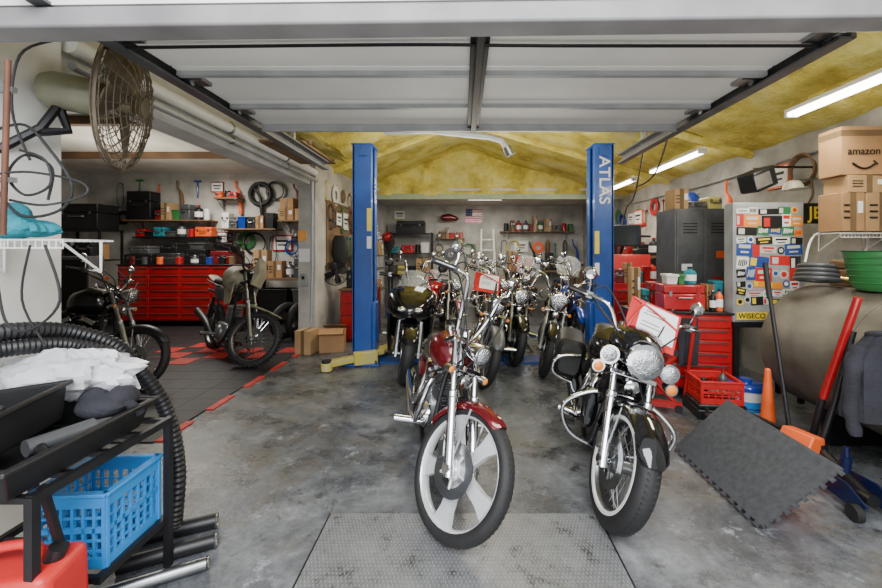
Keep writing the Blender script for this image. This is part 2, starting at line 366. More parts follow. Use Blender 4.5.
def bike(label,x,y,yaw,lean=8,steer=15,group=None,**k):
    P=dict(wb=1.6,Rf=.33,Rr=.31,tf=.045,tr=.065,tw=.1,twr=.15,rake=32,Lf=.66,style='cruiser',wheel='mag5',rwheel=None,rim=dalu,ww=False,
        paint=redp,fen=None,bar='ape',rise=.25,bw=.40,hl=.085,lamps=False,bags=False,guard=False,screen=False,mirror=True,knob=False,disc=1,
        eng=dalu,pipe=chrome,fork=steel,seatz=.68,fend_front=(30,160),det=True,barm=None,tk=1.0,fw_=.05,gs=1.0)
    P.update(k); st=P['style']; dirt=st=='dirt'; sport=st=='sport'; cru=st=='cruiser'
    root=thing('motorcycle',label,'motorcycle',(x,y,.008),(-lean,0,yaw),group)
    Rf,Rr,wb=P['Rf'],P['Rr'],P['wb']; ra=R(P['rake']); L_=P['Lf']; tk=P['tk']
    d=Vector((-math.sin(ra),0,math.cos(ra))); f=Vector((math.cos(ra),0,math.sin(ra)))
    ax=Vector((0,0,Rf)); a0=ax-f*.05; Y=Vector((0,1,0)); Z=Vector((0,0,1)); X=Vector((1,0,0))
    S=Matrix.Translation(a0)@Matrix.Rotation(R(steer),4,d)@Matrix.Translation(-a0)
    paint=P['paint']; fen=P['fen'] or paint; barm=P['barm'] or (chrome if cru else blackm)
    wheel(root,'front_wheel',S,Rf,P['tf'],P['tw'],P['wheel'],P['rim'],P['ww'],P['disc'],P['knob'],ax)
    wheel(root,'rear_wheel',Matrix(),Rr,P['tr'],P['twr'],P['rwheel'] or P['wheel'],P['rim'],P['ww'],1,P['knob'],(-wb,0,Rr))
    fw=P['tw']/2+.05; top=ax+d*L_
    for s in (-1,1):
        o=Y*(s*fw)
        MB(S).cyl(ax+o-d*.04,ax+o+d*(L_*.52),.03,.027,14).cyl(ax+o+d*(L_*.5),ax+o+d*(L_+.02),.02,n=12).cyl(ax+o-Y*(s*.03),ax+o+Y*(s*.03),.024).lathe(ax+o+d*(L_*.5),d,[(.027,0),(.031,.01),(.031,.035),(.022,.045)],14).build('fork_leg',P['fork'],root)
    MB(S).cyl(ax-Y*fw,ax+Y*fw,.01).build('front_axle',steel,root)
    q=MB(S)
    for s_ in (L_-.17,L_):
        p=ax+d*s_-f*.02; q.box(p,(.09,fw*2+.07,.035),(0,-P['rake'],0))
    q.cyl(ax+d*(L_-.2)-f*.045,ax+d*(L_+.02)-f*.045,.03)
    q.build('triple_clamp',blackm if not cru else chrome,root,bev=.006)
    if cru and P['det']:
        MB(S).box(ax+d*.1-f*.05-Y*(fw),(.05,.04,.09),(0,-P['rake'],0)).build('brake_caliper',steel,root,bev=.008)
    a,b_=P['fend_front']
    if dirt:
        c=ax+d*.40
        MB(S).hull([(c.x+.42,c.z-.03,.03,.008),(c.x+.25,c.z+.015,.07,.012),(c.x,c.z+.05,.075,.02),(c.x-.2,c.z+.02,.05,.015)],12).build('front_fender',fen,root)
    else:
        MB(S).fender((0,Rf),Rf+.022,P['tw']+P['fw_'],a,b_,18,.05).build('front_fender',fen,root)
        for s in (-1,1): MB(S).tube([ax+Y*(s*(fw-.01))+Vector((-.02,0,.06)),ax+Y*(s*(P['tw']/2+.02))+Vector((-.06,0,Rf*.9))],.007,6).build('fender_strut',chrome,root)
    hp=ax+d*(L_-.10)+f*.13; hr=P['hl']
    if not sport:
        h=MB(S).lathe(hp,X,[(.0,-.13),(hr*.55,-.12),(hr*.92,-.05),(hr*1.0,0),(hr*1.07,.003),(hr*1.07,.018),(hr*.95,.022)],24).build('headlight',chrome if cru else blackm,root)
        l_=MB(S).lathe(hp,X,[(hr*.95,.012),(hr*.8,.022),(hr*.4,.03),(.001,.033)],24).build('lens',lens,h)
        MB(S).cyl(hp-X*.05,hp-X*.05-f*.09,.018).build('headlight_bracket',chrome if cru else blackm,root)
    if P['lamps']:
        MB(S).cyl(hp+X*.028,hp+X*.036,.02,n=14).torus(hp+X*.026,X,hr*.5,.002,n=24,m=5).build('lens_ring',steel,h)
        MB(S).tube([hp+Y*s*.2-X*.06-Z*.045 for s in (-1,-.5,0,.5,1)],.011,8).build('lamp_bar',chrome,root)
        MB(S).hull([(hp.x-.02,hp.z+.02,.10,.10),(hp.x-.1,hp.z+.03,.15,.13),(hp.x-.22,hp.z+.04,.15,.13),(hp.x-.3,hp.z+.04,.08,.08)],20).build('headlight_nacelle',paint,root)
        for s in (-1,1):
            MB(S).hull([(hp.x-.08,hp.z-.19,.02,.12),(hp.x-.12,hp.z-.19,.035,.17),(hp.x-.18,hp.z-.19,.02,.14)],14,yc=s*.11).build('fork_shroud',paint,root)
            for dy,dz,r_,lm in ((.185,-.03,.054,lens),(.225,-.115,.036,amber)):
                p=hp+Y*(s*dy)-X*.05+Z*dz
                h=MB(S).lathe(p,X,[(0,-.07),(r_*.7,-.06),(r_,0),(r_*1.08,.004),(r_*1.05,.014)],18).cyl(p-X*.03,p-X*.03+Z*(-.045-dz)-Y*(s*(dy-.19)),.009).build('spot_lamp' if lm is lens else 'turn_signal',chrome,root)
                MB(S).lathe(p,X,[(r_*.98,.01),(r_*.6,.02),(.001,.025)],18).build('lens',lm,h)
    elif cru:
        for s in (-1,1):
            p=ax+d*(L_-.2)+Y*(s*(fw+.06))+f*.03
            h=MB(S).lathe(p,X,[(0,-.05),(.018,-.04),(.024,0),(.024,.01)],14).cyl(p-X*.02,p-X*.02-Y*(s*.07),.007).build('turn_signal',chrome,root)
            MB(S).lathe(p,X,[(.022,.008),(.016,.014),(.001,.018)],14).build('lens',amber,h)
    B=top+d*.04-f*.02; rise,bw=P['rise'],P['bw']
    if P['bar']=='ape': half=[(0,0),(.07,.01),(.13,rise*.5),(.17,rise*.97),(.25,rise*1.04),(bw,rise)]
    elif P['bar']=='low': half=[(0,0),(.06,.0),(.13,rise*.7),(.2,rise),(bw,rise*.8)]
    else: half=[(0,0),(.1,.01),(.2,rise*.8),(.28,rise),(bw,rise)]
    bk=[0,0,.0,.02,.05,.16]
    if len(half)==5: bk=[0,0,.01,.05,.2]
    pts=[]
    for s in (-1,1):
        h=[B+Y*(s*yy)+Z*zz-X*bk[i] for i,(yy,zz) in enumerate(half)]
        pts = h[::-1] if s==-1 else pts+h[1:]
    hb=MB(S).tube(pts,.0135,10,5).cyl(B-Z*.05+Y*.04,B+Y*.04,.017).cyl(B-Z*.05-Y*.04,B-Y*.04,.017).build('handlebar',barm,root)
    if cru: MB(S).lathe(B+Z*.03-X*.0,(-.6,0,1),[(0,-.04),(.035,-.03),(.042,.0),(.04,.012)],20).build('speedometer',chrome,hb)
    for s in (-1,1):
        e=pts[-1] if s==1 else pts[0]; e2=pts[-2] if s==1 else pts[1]; dr=(e-e2).normalized()
        MB(S).cyl(e-dr*.12,e+dr*.015,.019,n=12).cyl(e+dr*.012,e+dr*.018,.023).build('grip',rubber,hb)
        q=e-dr*.13
        MB(S).box(q,(.045,.04,.04)).tube([q+X*.03,q+X*.07+dr*.05,q+X*.06+dr*.16],.006,6,3).build('lever',steel,hb)
        if P['mirror']:
            m_=q+Z*.13+Y*(s*.03)-X*.02
            mo=MB(S).tube([q,q+Z*.07+Y*s*.01,m_],.005,6,3).lathe(m_,X,[(0,.025),(.03,.02),(.046,0),(.048,-.006)],18).build('mirror',chrome if cru else blackm,hb)
            MB(S).lathe(m_,X,[(.043,-.004),(.001,-.007)],18).build('mirror_glass',chrome,mo)
    q=MB(S)
    for s in (-1,1):
        e=pts[-1] if s==1 else pts[0]
        q.tube([e-Y*s*.14+X*.03,e-Y*s*.17+X*.12-Z*.05,B+X*.12+Y*s*.06-Z*.03,B+X*.05+Y*s*.04-Z*.2,B-X*.1+Y*s*.05-Z*.34],.006,6,5)
        q.tube([e-Y*s*.12+X*.02,e-Y*s*.2+X*.05+Z*.08,B+X*.05+Y*s*.1+Z*.1,B+X*.02+Y*s*.03-Z*.15,B-X*.15-Z*.3],.005,6,5)
        q.tube([e-Y*s*.13,B+X*.09+Y*s*.12+Z*.02,B+X*.08+Y*s*.08-Z*.18,ax+d*.36+Y*s*(fw-.03)+X*.02],.004,6,5)
    q.tube([B+X*.1+Y*.18+Z*rise*.7,B+X*.16+Y*.05,B+X*.08-Z*.25,ax+d*.3-Y*fw-X*.02,ax+d*.12-Y*fw-X*.03],.005,6,5)
    q.build('cable',rubber,root)
    hz=a0+d*(L_-.09); hx=hz.x; zz=hz.z
    sx=-wb+.35
    q=MB(); tr_=.017
    for s in (-1,1):
        q.tube([hz-Y*0,Vector((hx-.05,s*.06,zz-.12)),Vector((hx-.03 if not cru else hx-.02,s*.11,.3)),Vector((hx-.15,s*.12,.17)),Vector((sx+.15,s*.12,.17)),Vector((sx-.02,s*.12,.3)),Vector((sx,s*.1,P['seatz']-.1)),Vector((-wb-.12,s*.11,P['seatz']-.02 if not cru else .56))],tr_,8,4)
        q.tube([Vector((sx,s*.11,.3)),Vector((-wb,s*.12,Rr))],.02,8)
        q.tube([Vector((-wb+.02,s*.13,Rr+.02)),Vector((sx-.1,s*.12,P['seatz']-.12))],.012,8)
    q.tube([hz,Vector((hx-.3,0,zz-.1)),Vector((sx,0,P['seatz']-.1))],.022,8,4)
    q.build('frame',P.get('framem',blackm),root)
    for s in (-1,1):
        q=MB(); p0=Vector((-wb+.02,s*.14,Rr+.03)); p1=Vector((sx-.1,s*.13,P['seatz']-.1)); q.cyl(p0,p1,.014)
        for k_ in range(9): u=p0.lerp(p1,.2+.08*k_); q.torus(u,p1-p0,.028,.006,n=12,m=6)
        q.build('shock_absorber',chrome if cru else blackm,root)
    ex=(hx+sx)/2-.02; ez=.34
    if cru:
        e=MB().lathe((ex,-.13,ez),Y,[(.10,0),(.135,.03),(.135,.23),(.11,.26)],24).box((ex-.22,0,ez-.01),(.26,.2,.2)).build('engine',P['eng'],root,bev=.01)
        for o in (1,-1):
            q=MB(); finned(q,(ex+o*.05,0,ez+.1),(ex+o*.14,0,ez+.34),.095,11); q.build('cylinder',P['eng'],e)
            MB().box((ex+o*.155,0,ez+.375),(.15,.15,.07),(0,o*22,0)).build('rocker_cover',chrome,e,bev=.012)
            MB().tube([(ex+o*.1,.05,ez+.42),(ex+o*.05,.1,ez+.46),(ex-.02,.06,ez+.5)],.006,6,4).build('plug_wire',rubber,e)
        MB().cyl((ex,-.08,ez+.25),(ex,-.145,ez+.25),.08,.095,24).cyl((ex,-.145,ez+.25),(ex,-.155,ez+.25),.095,.07,24).build('air_cleaner',chrome,e)
        MB().hull([(ex-.38,ez-.02,.03,.09),(ex-.3,ez,.045,.11),(ex,ez,.045,.12),(ex+.1,ez,.03,.09)],16,yc=.16).build('primary_cover',chrome,e)
        MB().lathe((ex+.12,-.16,ez-.02),Y,[(.0,0),(.07,.0),(.09,.03),(.09,.06)],22).build('timing_cover',chrome,e)
        MB().lathe((hx-.0,.0,.30),X,[(.0,.06),(.038,.055),(.04,.0),(.04,-.06)],18).build('oil_filter',chrome,e)
        q=MB(); [q.cyl((ex+o,-.1,ez+.1),(ex+o*2.2,-.09,ez+.33),.01) for o in (.03,.06,-.03,-.06)]; q.build('pushrod_tube',chrome,e)
        MB().tube([(hx-.02,.08,.24),(hx+.01,.09,.36),(hx-.06,.08,.5),(ex+.12,.1,.52)],.011,8,4).tube([(hx-.03,-.07,.24),(hx+.01,-.06,.34),(hx-.04,-.1,.44)],.009,8,4).build('oil_line',rubber,e)
        for i,o in enumerate((.17,-.1)):
            zb=.24+.07*i
            MB().tube([(ex+o,-.06,ez+.3),(ex+o+.09,-.13,ez+.26),(ex+o+.1,-.19,ez+.05),(ex+o-.06,-.2,zb),(ex+o-.3,-.2,zb-.01),(-wb-.15+.1*i,-.21,zb)],lambda t:.022+.022*min(1,max(0,(t-.55)*5)),14,5).build('exhaust_pipe',P['pipe'],root)
    else:
        e=MB().box((ex,0,ez+.0),(.38,.26,.26)).lathe((ex-.05,-.16,ez),Y,[(.07,0),(.1,.02),(.1,.3),(.07,.32)],20).build('engine',P['eng'] if dirt else blackm,root,bev=.03)
        q=MB(); finned(q,(ex+.05,0,ez+.1),(ex+.1,0,ez+.36),.1,8); q.build('cylinder',P['eng'],e)
        MB().tube([(ex+.15,-.03,ez+.25),(ex+.28,-.1,ez+.15),(ex+.2,-.16,ez-.1),(ex-.1,-.17,ez-.1),(-wb+.2,-.18,.42),(-wb-.2,-.2,.55)],lambda t:.018+.032*min(1,max(0,(t-.6)*6)),14,5).build('exhaust_pipe',P['pipe'],root)
    tz=zz-.02; x1=hx-.04
    if dirt:
        MB().hull([(x1+.03,tz+.0,.05,.05),(x1-.05,tz+.02,.16,.15),(x1-.22,tz+.02,.21,.19),(x1-.4,tz-.04,.14,.11),(x1-.46,tz-.07,.05,.04)],20).build('fuel_tank',paint,root)
        for s in (-1,1): MB().prism([(x1+.12,tz+.02),(x1-.25,tz-.05),(x1-.2,tz-.34),(x1+.0,tz-.30)],s*.15,s*.165).build('radiator_shroud',P.get('shroud',paint),root,bev=.004)
        MB().hull([(x1-.36,tz-.03,.05,.03),(x1-.5,tz-.06,.09,.05),(x1-.9,tz-.05,.11,.05),(x1-1.0,tz-.03,.07,.03)],16).build('seat',leather,root)
        MB().hull([(x1-.85,tz-.08,.08,.02),(-wb-.1,tz-.03,.09,.02),(-wb-.35,tz+.02,.07,.015)],12).build('rear_fender',fen,root)
        MB(S).prism([(hp.x+.03,hp.z-.14),(hp.x+.05,hp.z+.05),(hp.x-.04,hp.z+.26),(hp.x-.06,hp.z+.26),(hp.x-.02,hp.z-.14)],-.10,.10).build('headlight_screen',paint,root,bev=.03,bseg=4)
        for s in (-1,1): MB(S).ell(B+Y*(s*(bw-.06))+X*(-.02)+Z*(rise+.02),(.03,.10,.07),14,8).build('hand_guard',plastic,hb)
        for s in (-1,1): MB().hull([(x1-.35,tz-.2,.01,.08),(x1-.5,tz-.2,.03,.12),(x1-.7,tz-.16,.02,.07)],12,yc=s*.13).build('side_panel',greyp,root)
        MB().tube([(hx-.05,-.0,.28),(ex+.2,.0,.20),(ex-.2,.0,.2)],.06,10,4).build('skid_plate',steel,root)
        MB().tube([(-wb+.5,-.16,tz-.1),(-wb+.1,-.18,tz-.05),(-wb-.1,-.14,tz-.04)],.012,8,3).tube([(-wb+.5,.16,tz-.1),(-wb+.1,.18,tz-.05),(-wb-.1,.14,tz-.04)],.012,8,3).build('luggage_rail',blackm,root)
    else:
        MB().hull([(x1+.02,tz+.0,.05,.04),(x1-.03,tz+.02,.10*tk,.09*tk),(x1-.15,tz+.03,.145*tk,.115*tk),(x1-.32,tz+.0,.14*tk,.10*tk),(x1-.46,tz-.07,.09,.06),(x1-.52,tz-.1,.05,.03)],24).build('fuel_tank',paint,root)
        for s in (-1,1): MB().cyl((x1-.17,s*.05,tz+.12*tk),(x1-.17,s*.05,tz+.155*tk),.03,n=16).build('fuel_cap',chrome,root)
        s0=x1-.48; sz=P['seatz']
        MB().hull([(s0+.04,sz+.03,.07,.04),(s0-.08,sz+.0,.15,.05),(s0-.28,sz-.01,.17,.055),(s0-.40,sz+.05,.14,.07),(s0-.62,sz+.06,.12,.05),(s0-.7,sz+.05,.06,.03)],20).build('seat',leather,root)
        MB().fender((-wb,Rr),Rr+.05,P['twr']+.07,15 if cru else 60,190 if cru else 150,18,.06).build('rear_fender',fen,root)
    MB().box((-wb-.34 if cru else -wb-.3,0,Rr+.27),(.05,.1,.06)).build('tail_light',redl,root,bev=.012)
    px_=ex+.22 if cru else ex-.12
    for s in (-1,1): MB().cyl((px_,s*.13,.3),(px_,s*.33,.31),.017).cyl((px_,s*.23,.31),(px_,s*.34,.315),.024).build('foot_peg',chrome if cru else steel,root)
    MB().tube([(ex-.05,.14,.2),(ex-.02,.24,.1),(ex+.0,.30+lean*.003,.012)],.012,8).build('kickstand',blackm,root)
    if cru:
        for s in (-1,1): MB().hull([(sx+.1,.5,.02,.06),(sx+.02,.5,.03,.1),(sx-.1,.48,.02,.07)],12,yc=s*.15).build('side_cover',paint,root)
    if P['det']:
        q=MB().box((hx-.01,0,.48),(.04,.16,.2)); [q.box((hx+.012,0,.41+.03*i),(.012,.15,.01)) for i in range(6)]; q.build('oil_cooler',blackm,root,bev=.003)
        MB(S).lathe(ax+d*(L_-.24)+f*.02,X,[(0,-.03),(.04,-.02),(.045,0),(.03,.01)],18).build('horn',chrome if cru else blackm,root)
    if P['guard']:
        g=P['gs']
        for s in (-1,1):
            MB().tube([(hx+.0,0,.60),(hx+.01,s*.18*g,.58),(hx+.02,s*.33*g,.48),(hx+.02,s*.34*g,.38),(hx+.01,s*.26*g,.28),(hx+.0,s*.1,.24)],.014,10,5).build('crash_bar',chrome,root)
            MB().box((px_-.02,s*.27,.28),(.3,.1,.02)).box((px_-.02,s*.27,.295),(.28,.085,.012)).build('floorboard',rubber,root,bev=.006)
            MB().tube([(px_+.05,s*.18,.3),(px_+.2,s*.26,.36),(px_+.22,s*.33,.38)],.009,8,3).build('shift_lever',chrome,root)
            MB().tube([(-wb+.35,s*.2,.55),(-wb+.38,s*.38,.5),(-wb+.38,s*.4,.36),(-wb+.36,s*.2,.3)],.014,10,5).build('rear_guard',chrome,root)
            if P['lamps']: MB().hull([(hx+.03,.47,.02,.10),(hx-.0,.46,.05,.13),(hx-.12,.44,.06,.14),(hx-.22,.42,.04,.10)],16,yc=s*.17).build('lower_fairing',paint,root)
    if P['bags']:
        for s in (-1,1):
            h=MB().hull([(-wb+.30,.48,.09,.13,4),(-wb+.26,.48,.13,.17,4),(-wb-.25,.48,.13,.18,4),(-wb-.32,.48,.08,.12,4)],24,yc=s*.28).build('saddlebag',leather,root)
            for o in (.12,-.15): MB().box((-wb+o,s*.413,.48),(.035,.012,.28)).build('strap',blackm,h); MB().box((-wb+o,s*.421,.46),(.04,.008,.04)).build('buckle',chrome,h)
            MB().box((-wb+.265,s*.28,.50),(.012,.14,.03)).build('front_strap',chrome,h)
    if P['screen']:
        q=MB(S); n=12; rs=[]
        for i in range(7):
            t_=i/6; zc=hp.z+.08+t_*.42; ring=[]
            hw=.22+.04*math.sin(t_*PI)-(.07 if t_>.9 else 0)
            for o in (0,-.005):
                for j in (range(n+1) if o==0 else range(n,-1,-1)):
                    u=-1+2*j/n; ring.append(Vector((hp.x-.0-t_*.16-.10*u*u+o,hw*u,zc)))
            rs.append(ring)
        q.rings(rs); q.build('windshield',glassw,root)
        MB(S).tube([(hp.x-.02,-.22,hp.z+.1),(hp.x+.06,0,hp.z+.1),(hp.x-.02,.22,hp.z+.1)],.01,6,4).build('windshield_bracket',chrome,root)
    if sport:
        MB().hull([(.06,zz-.12,.03,.04,2.2),(.0,zz-.1,.14,.10,2.2),(-.12,zz-.06,.24,.18,2.3),(-.28,zz-.1,.27,.24,2.6),(-.42,zz-.28,.25,.22,2.6)],24).build('fairing',paint,root)
        for s in (-1,1): MB().prism([(-.12,zz-.15),(-.45,zz-.12),(-.85,.5),(-.8,.22),(-.45,.2),(-.22,.42)],s*.2,s*.235).build('side_fairing',paint,root,bev=.012)
        for s in (-1,1): MB().ell((.015,s*.075,zz-.09),(.05,.055,.03),14,8,(0,0,-s*30)).build('headlight',lens,root)
        rs=[]
        for i in range(5):
            t_=i/4; ring=[]
            for o in (0,-.004):
                for j in (range(9) if o==0 else range(8,-1,-1)):
                    u=-1+j/4; ring.append(Vector((-.1-t_*.2-.08*u*u+o,(.19-.05*t_)*u,zz+.05+t_*.24-.04*u*u)))
            rs.append(ring)
        MB().rings(rs).build('windshield',glassw,root)
        MB().hull([(-wb+.3,P['seatz']+.0,.1,.05),(-wb,P['seatz']+.1,.1,.05),(-wb-.25,P['seatz']+.16,.04,.02)],16).build('tail_fairing',paint,root)
    return root
bike('dark red chopper with tall chrome handlebars and five spoke front wheel',-.085,2.10,-82,8,38,wb=1.68,Rf=.335,tf=.038,tw=.088,rake=33,Lf=.70,wheel='mag5',rim=silver,paint=maroon,bar='ape',rise=.35,bw=.36,hl=.062,pipe=chrome,fend_front=(66,165),fw_=.035,seatz=.64,tk=1.2,eng=alu,fork=chrome)
bike('black chrome tourer with whitewall wire wheels and three headlamps in front',.79,2.20,-104,12,14,wb=1.62,Rf=.325,tf=.055,tw=.12,rake=30,Lf=.66,wheel='wire',rim=steel,ww=True,paint=blackp,bar='wide',rise=.2,bw=.43,hl=.098,lamps=True,bags=True,guard=True,gs=.95,fend_front=(30,172),fw_=.055,seatz=.74,tk=1.6,eng=alu,fork=chrome)
sp=bike('bulky black faired sport bike between left lift post and red chopper',-.66,4.45,-86,5,6,wb=1.42,Rf=.30,tf=.05,tw=.12,rake=25,Lf=.70,style='sport',wheel='cast',rim=blackm,paint=blackp,bar='low',rise=.08,bw=.36,seatz=.82,fen=blackp); sp.scale=(1.12,1.12,1.12)
bike('grey cruiser with a bare chrome headlamp carrying a paper pouch',.22,4.35,-95,8,15,wb=1.6,wheel='wire',rim=steel,paint=greyp,bar='ape',rise=.30,bw=.38,hl=.08)
bike('black cruiser with round headlamp standing right of the pouch cruiser',.96,4.75,-110,8,12,wheel='cast',rim=blackm,paint=blackp,bar='wide',rise=.24,bw=.42,hl=.095,tk=1.3)
bike('bright blue cruiser parked beside the right lift column',1.55,5.9,-100,8,18,wheel='wire',rim=steel,paint=bluep,bar='ape',rise=.3,bw=.36,tk=1.3)
bike('red cruiser parked deep in the middle of the shop',.62,6.8,-86,7,10,wheel='mag5',paint=redp,bar='wide',rise=.22,bw=.4,guard=True)
bike('grey bagger with tall windshield near the back wall',1.2,8.2,-94,7,10,wheel='mag5',paint=greyp,bar='wide',rise=.22,bw=.4,screen=True,bags=True,guard=True)
bike('dark red cruiser parked behind the black sport bike',-.22,6.75,-82,7,14,wheel='wire',rim=steel,paint=maroon,bar='ape',rise=.32,bw=.38)
bike('dark blue tourer with wide windshield behind the blue cruiser',2.05,8.2,-96,7,8,wheel='mag5',paint=navy,bar='wide',rise=.22,bw=.4,screen=True,guard=True,hl=.1)
bike('matte black bobber beside the left lift column at the rear',-.95,6.6,-88,7,-8,wheel='wire',rim=blackm,paint=blackm,bar='ape',rise=.38,bw=.36,eng=blackm)
bike('black cruiser with white tank near the back of the shop',.35,8.9,-90,7,10,wheel='cast',paint=white,fen=blackp,bar='ape',rise=.34,bw=.42)
bike('red sport bike with fairing at the back left of the shop',-.75,8.9,-84,6,4,style='sport',wheel='cast',rim=blackm,paint=redp,wb=1.42,Rf=.30,tw=.12,rake=25,Lf=.62,bar='low',rise=.06,bw=.34,seatz=.8)
bike('black naked street bike wedged between the pouch cruiser and the black cruiser',.66,5.15,-94,6,8,wb=1.4,wheel='cast',rim=blackm,paint=blackp,bar='wide',rise=.30,bw=.34,hl=.09,eng=blackm,tk=1.3)
bike('orange cruiser with high bars at the rear right near the chest',1.55,10.2,-92,7,8,wheel='wire',paint=orange,bar='ape',rise=.4,bw=.38)
bike('tall dusty tan dual sport bike with knobby tyres on the black tiles',-2.74,5.12,-42,6,42,wb=1.45,Rf=.35,Rr=.33,tf=.042,tr=.05,tw=.09,twr=.12,rake=27,Lf=.94,style='dirt',wheel='wire',rim=steel,knob=True,paint=tan,fen=tan,bar='wide',rise=.16,bw=.44,hl=.09,seatz=.9,eng=alu,fork=steel,pipe=blackm,shroud=tan)
bike('dark street bike with wire wheels at the left behind the pier',-3.52,4.25,-8,8,14,wb=1.4,Rf=.335,tf=.042,tw=.09,rake=27,Lf=.78,style='cruiser',wheel='wire',rim=blackm,paint=blackp,fen=blackm,bar='wide',rise=.16,bw=.4,hl=.08,pipe=blackm,eng=blackm,fork=steel,tk=1.4,seatz=.76)
def pouch(label,loc,rot,s):
    t=thing('document_pouch',label,'document pouch',loc,rot)
    MB().box((0,0,0),(1.3*s,.008,1.08*s)).build('pouch',redpl,t,bev=.003)
    MB().box((.10*s,-.006,.06*s),(.95*s,.004,.84*s)).build('paper',paper,t)
    MB().box((.02*s,-.009,.3*s),(.5*s,.002,.02*s)).box((.02*s,-.009,.22*s),(.6*s,.002,.02*s)).box((-.05*s,-.009,.0),(.45*s,.002,.02*s)).box((-.05*s,-.009,-.1*s),(.5*s,.002,.02*s)).build('print_line',greyp,t)
    MB().tube([(-.6*s,-.012,.5*s),(-.1*s,-.02,.35*s),(.6*s,-.012,.1*s)],.007,6,4).tube([(-.6*s,-.012,-.4*s),(-.5*s,-.02,0),(-.3*s,-.012,.5*s)],.007,6,4).build('strap',redpl,t)
    return t
pouch('red bordered pouch with white paper hung on the black tourer handlebars',W(652,325,2.50),(-28,24,-8),.25)
pouch('small red and white paper pouch on the grey cruiser handlebars',W(487,283,4.45),(-35,10,0),.22)
# ---------------------------------------------------------------- two post lift
t=thing('two_post_lift','blue two post car lift with yellow arms in mid shop','car lift',(0,5.45,0))
for i,(xa,xb) in enumerate(((-1.46,-1.21),(1.74,1.99))):
    xc=(xa+xb)/2; w=xb-xa; s=1 if i==0 else -1
    MB().box((xc-s*w*.42,0,1.45),(.03,.36,2.9)).box((xc,-.165,1.45),(w,.03,2.9)).box((xc,.165,1.45),(w,.03,2.9)).box((xc+s*w*.44,-.12,1.45),(.025,.1,2.9)).box((xc+s*w*.44,.12,1.45),(.025,.1,2.9)).box((xc,0,2.9),(w+.03,.38,.02)).build('column',blue_lift,t,bev=.006)
    MB().box((xc,0,.012),(w+.25,.6,.024)).build('base_plate',blue_lift,t,bev=.005)
    MB().box((xc+s*.1,0,.45),(.14,.22,.7)).build('carriage',blue_lift,t,bev=.01)
    for dx in (-.2,.2):
        for dy in (-.24,.24): MB().cyl((xc+dx,dy,.02),(xc+dx,dy,.06),.016,n=6).build('anchor_bolt',steel,t)
    MB().box((xc+s*.1,-.183,1.9 if i==0 else 1.6),(.06,.004,.3)).build('warning_sticker',mat('sticker_yellow',(.8,.7,.1),.5),t)
    MB().box((xc+s*.1,-.186,1.6 if i==0 else 1.25),(.06,.003,.16)).build('warning_sticker',paper,t)
    MB().cyl((xc,-.2,2.84),(xc,-.2,2.86),.02).box((xc+s*.02,-.2,2.80),(.1,.02,.12)).build('top_bracket',blue_lift,t)
MB().box((.27,0,.012),(2.95,.36,.02)).build('floor_plate',blue_lift,t,bev=.004)
def arm(a,b_,n='arm'):
    a=Vector(a);b_=Vector(b_); d=b_-a; L_=d.length; an=math.degrees(math.atan2(d.y,d.x)); m=(a+b_)/2
    q=MB().box(m,(L_,.11,.075),(0,0,an)).box(a,(.2,.2,.05),(0,0,an)).cyl(b_-Vector((0,0,.05)),b_+Vector((0,0,.05)),.07,n=18).build(n,yellow,t,bev=.008)
    MB().cyl(b_+Vector((0,0,.05)),b_+Vector((0,0,.08)),.06,n=18).build('rubber_pad',rubber,q)
arm((-1.2,-.05,.12),(-1.68,-.52,.06)); arm((-1.15,.1,.12),(-.95,.75,.08)); arm((1.7,.1,.12),(1.45,.8,.08)); arm((1.75,-.1,.12),(2.1,-.4,.08))
MB().box((-1.27,-.24,.1),(.3,.12,.16),(0,0,25)).build('arm_restraint',yellow,t,bev=.01)
text('ATLAS',.2,white,t,(1.86,-.184,2.42),(90,90,0),sx=1.1)
text('ATLAS',.12,white,t,(-1.195,-.0,2.3),(90,90,90))
# ---------------------------------------------------------------- fluorescent lights
def fluor(label,p0,p1,group=None):
    p0=Vector(p0);p1=Vector(p1); d=p1-p0; L_=d.length; t=thing('fluorescent_light',label,'light',(p0+p1)/2,(0,0,math.degrees(math.atan2(d.y,d.x))),group)
    MB().box((0,0,.035),(L_,.11,.035)).build('housing',white,t,bev=.006)
    for s in (-1,1):
        MB().cyl((-L_/2+.03,s*.032,0),(L_/2-.03,s*.032,0),.019,n=10).build('fluorescent_tube',tube_e,t)
        MB().box((s*(L_/2-.015),0,.005),(.03,.1,.05)).build('end_cap',white,t)
        MB().cyl((s*L_*.35,0,.05),(s*L_*.35,0,.09),.008).build('hanger',steel,t)
    return t
fluor('long bright tube light nearest on the right above the cartons',(3.0,2.4,2.73),(3.0,3.67,2.73))
fluor('tube light on the right ceiling between two others',(3.0,5.0,2.73),(3.0,6.35,2.73))
fluor('farthest tube light along the right ceiling beyond the lift column',(3.0,7.0,2.73),(3.0,8.3,2.73))
fluor('tube light across the back room, leftmost of three',(-1.2,9.5,2.74),(-.3,9.5,2.74))
fluor('tube light across the back room, middle of three',(.1,10.0,2.77),(1.0,10.0,2.77))
fluor('tube light across the back room, rightmost of three',(1.5,9.6,2.74),(2.4,9.6,2.74))
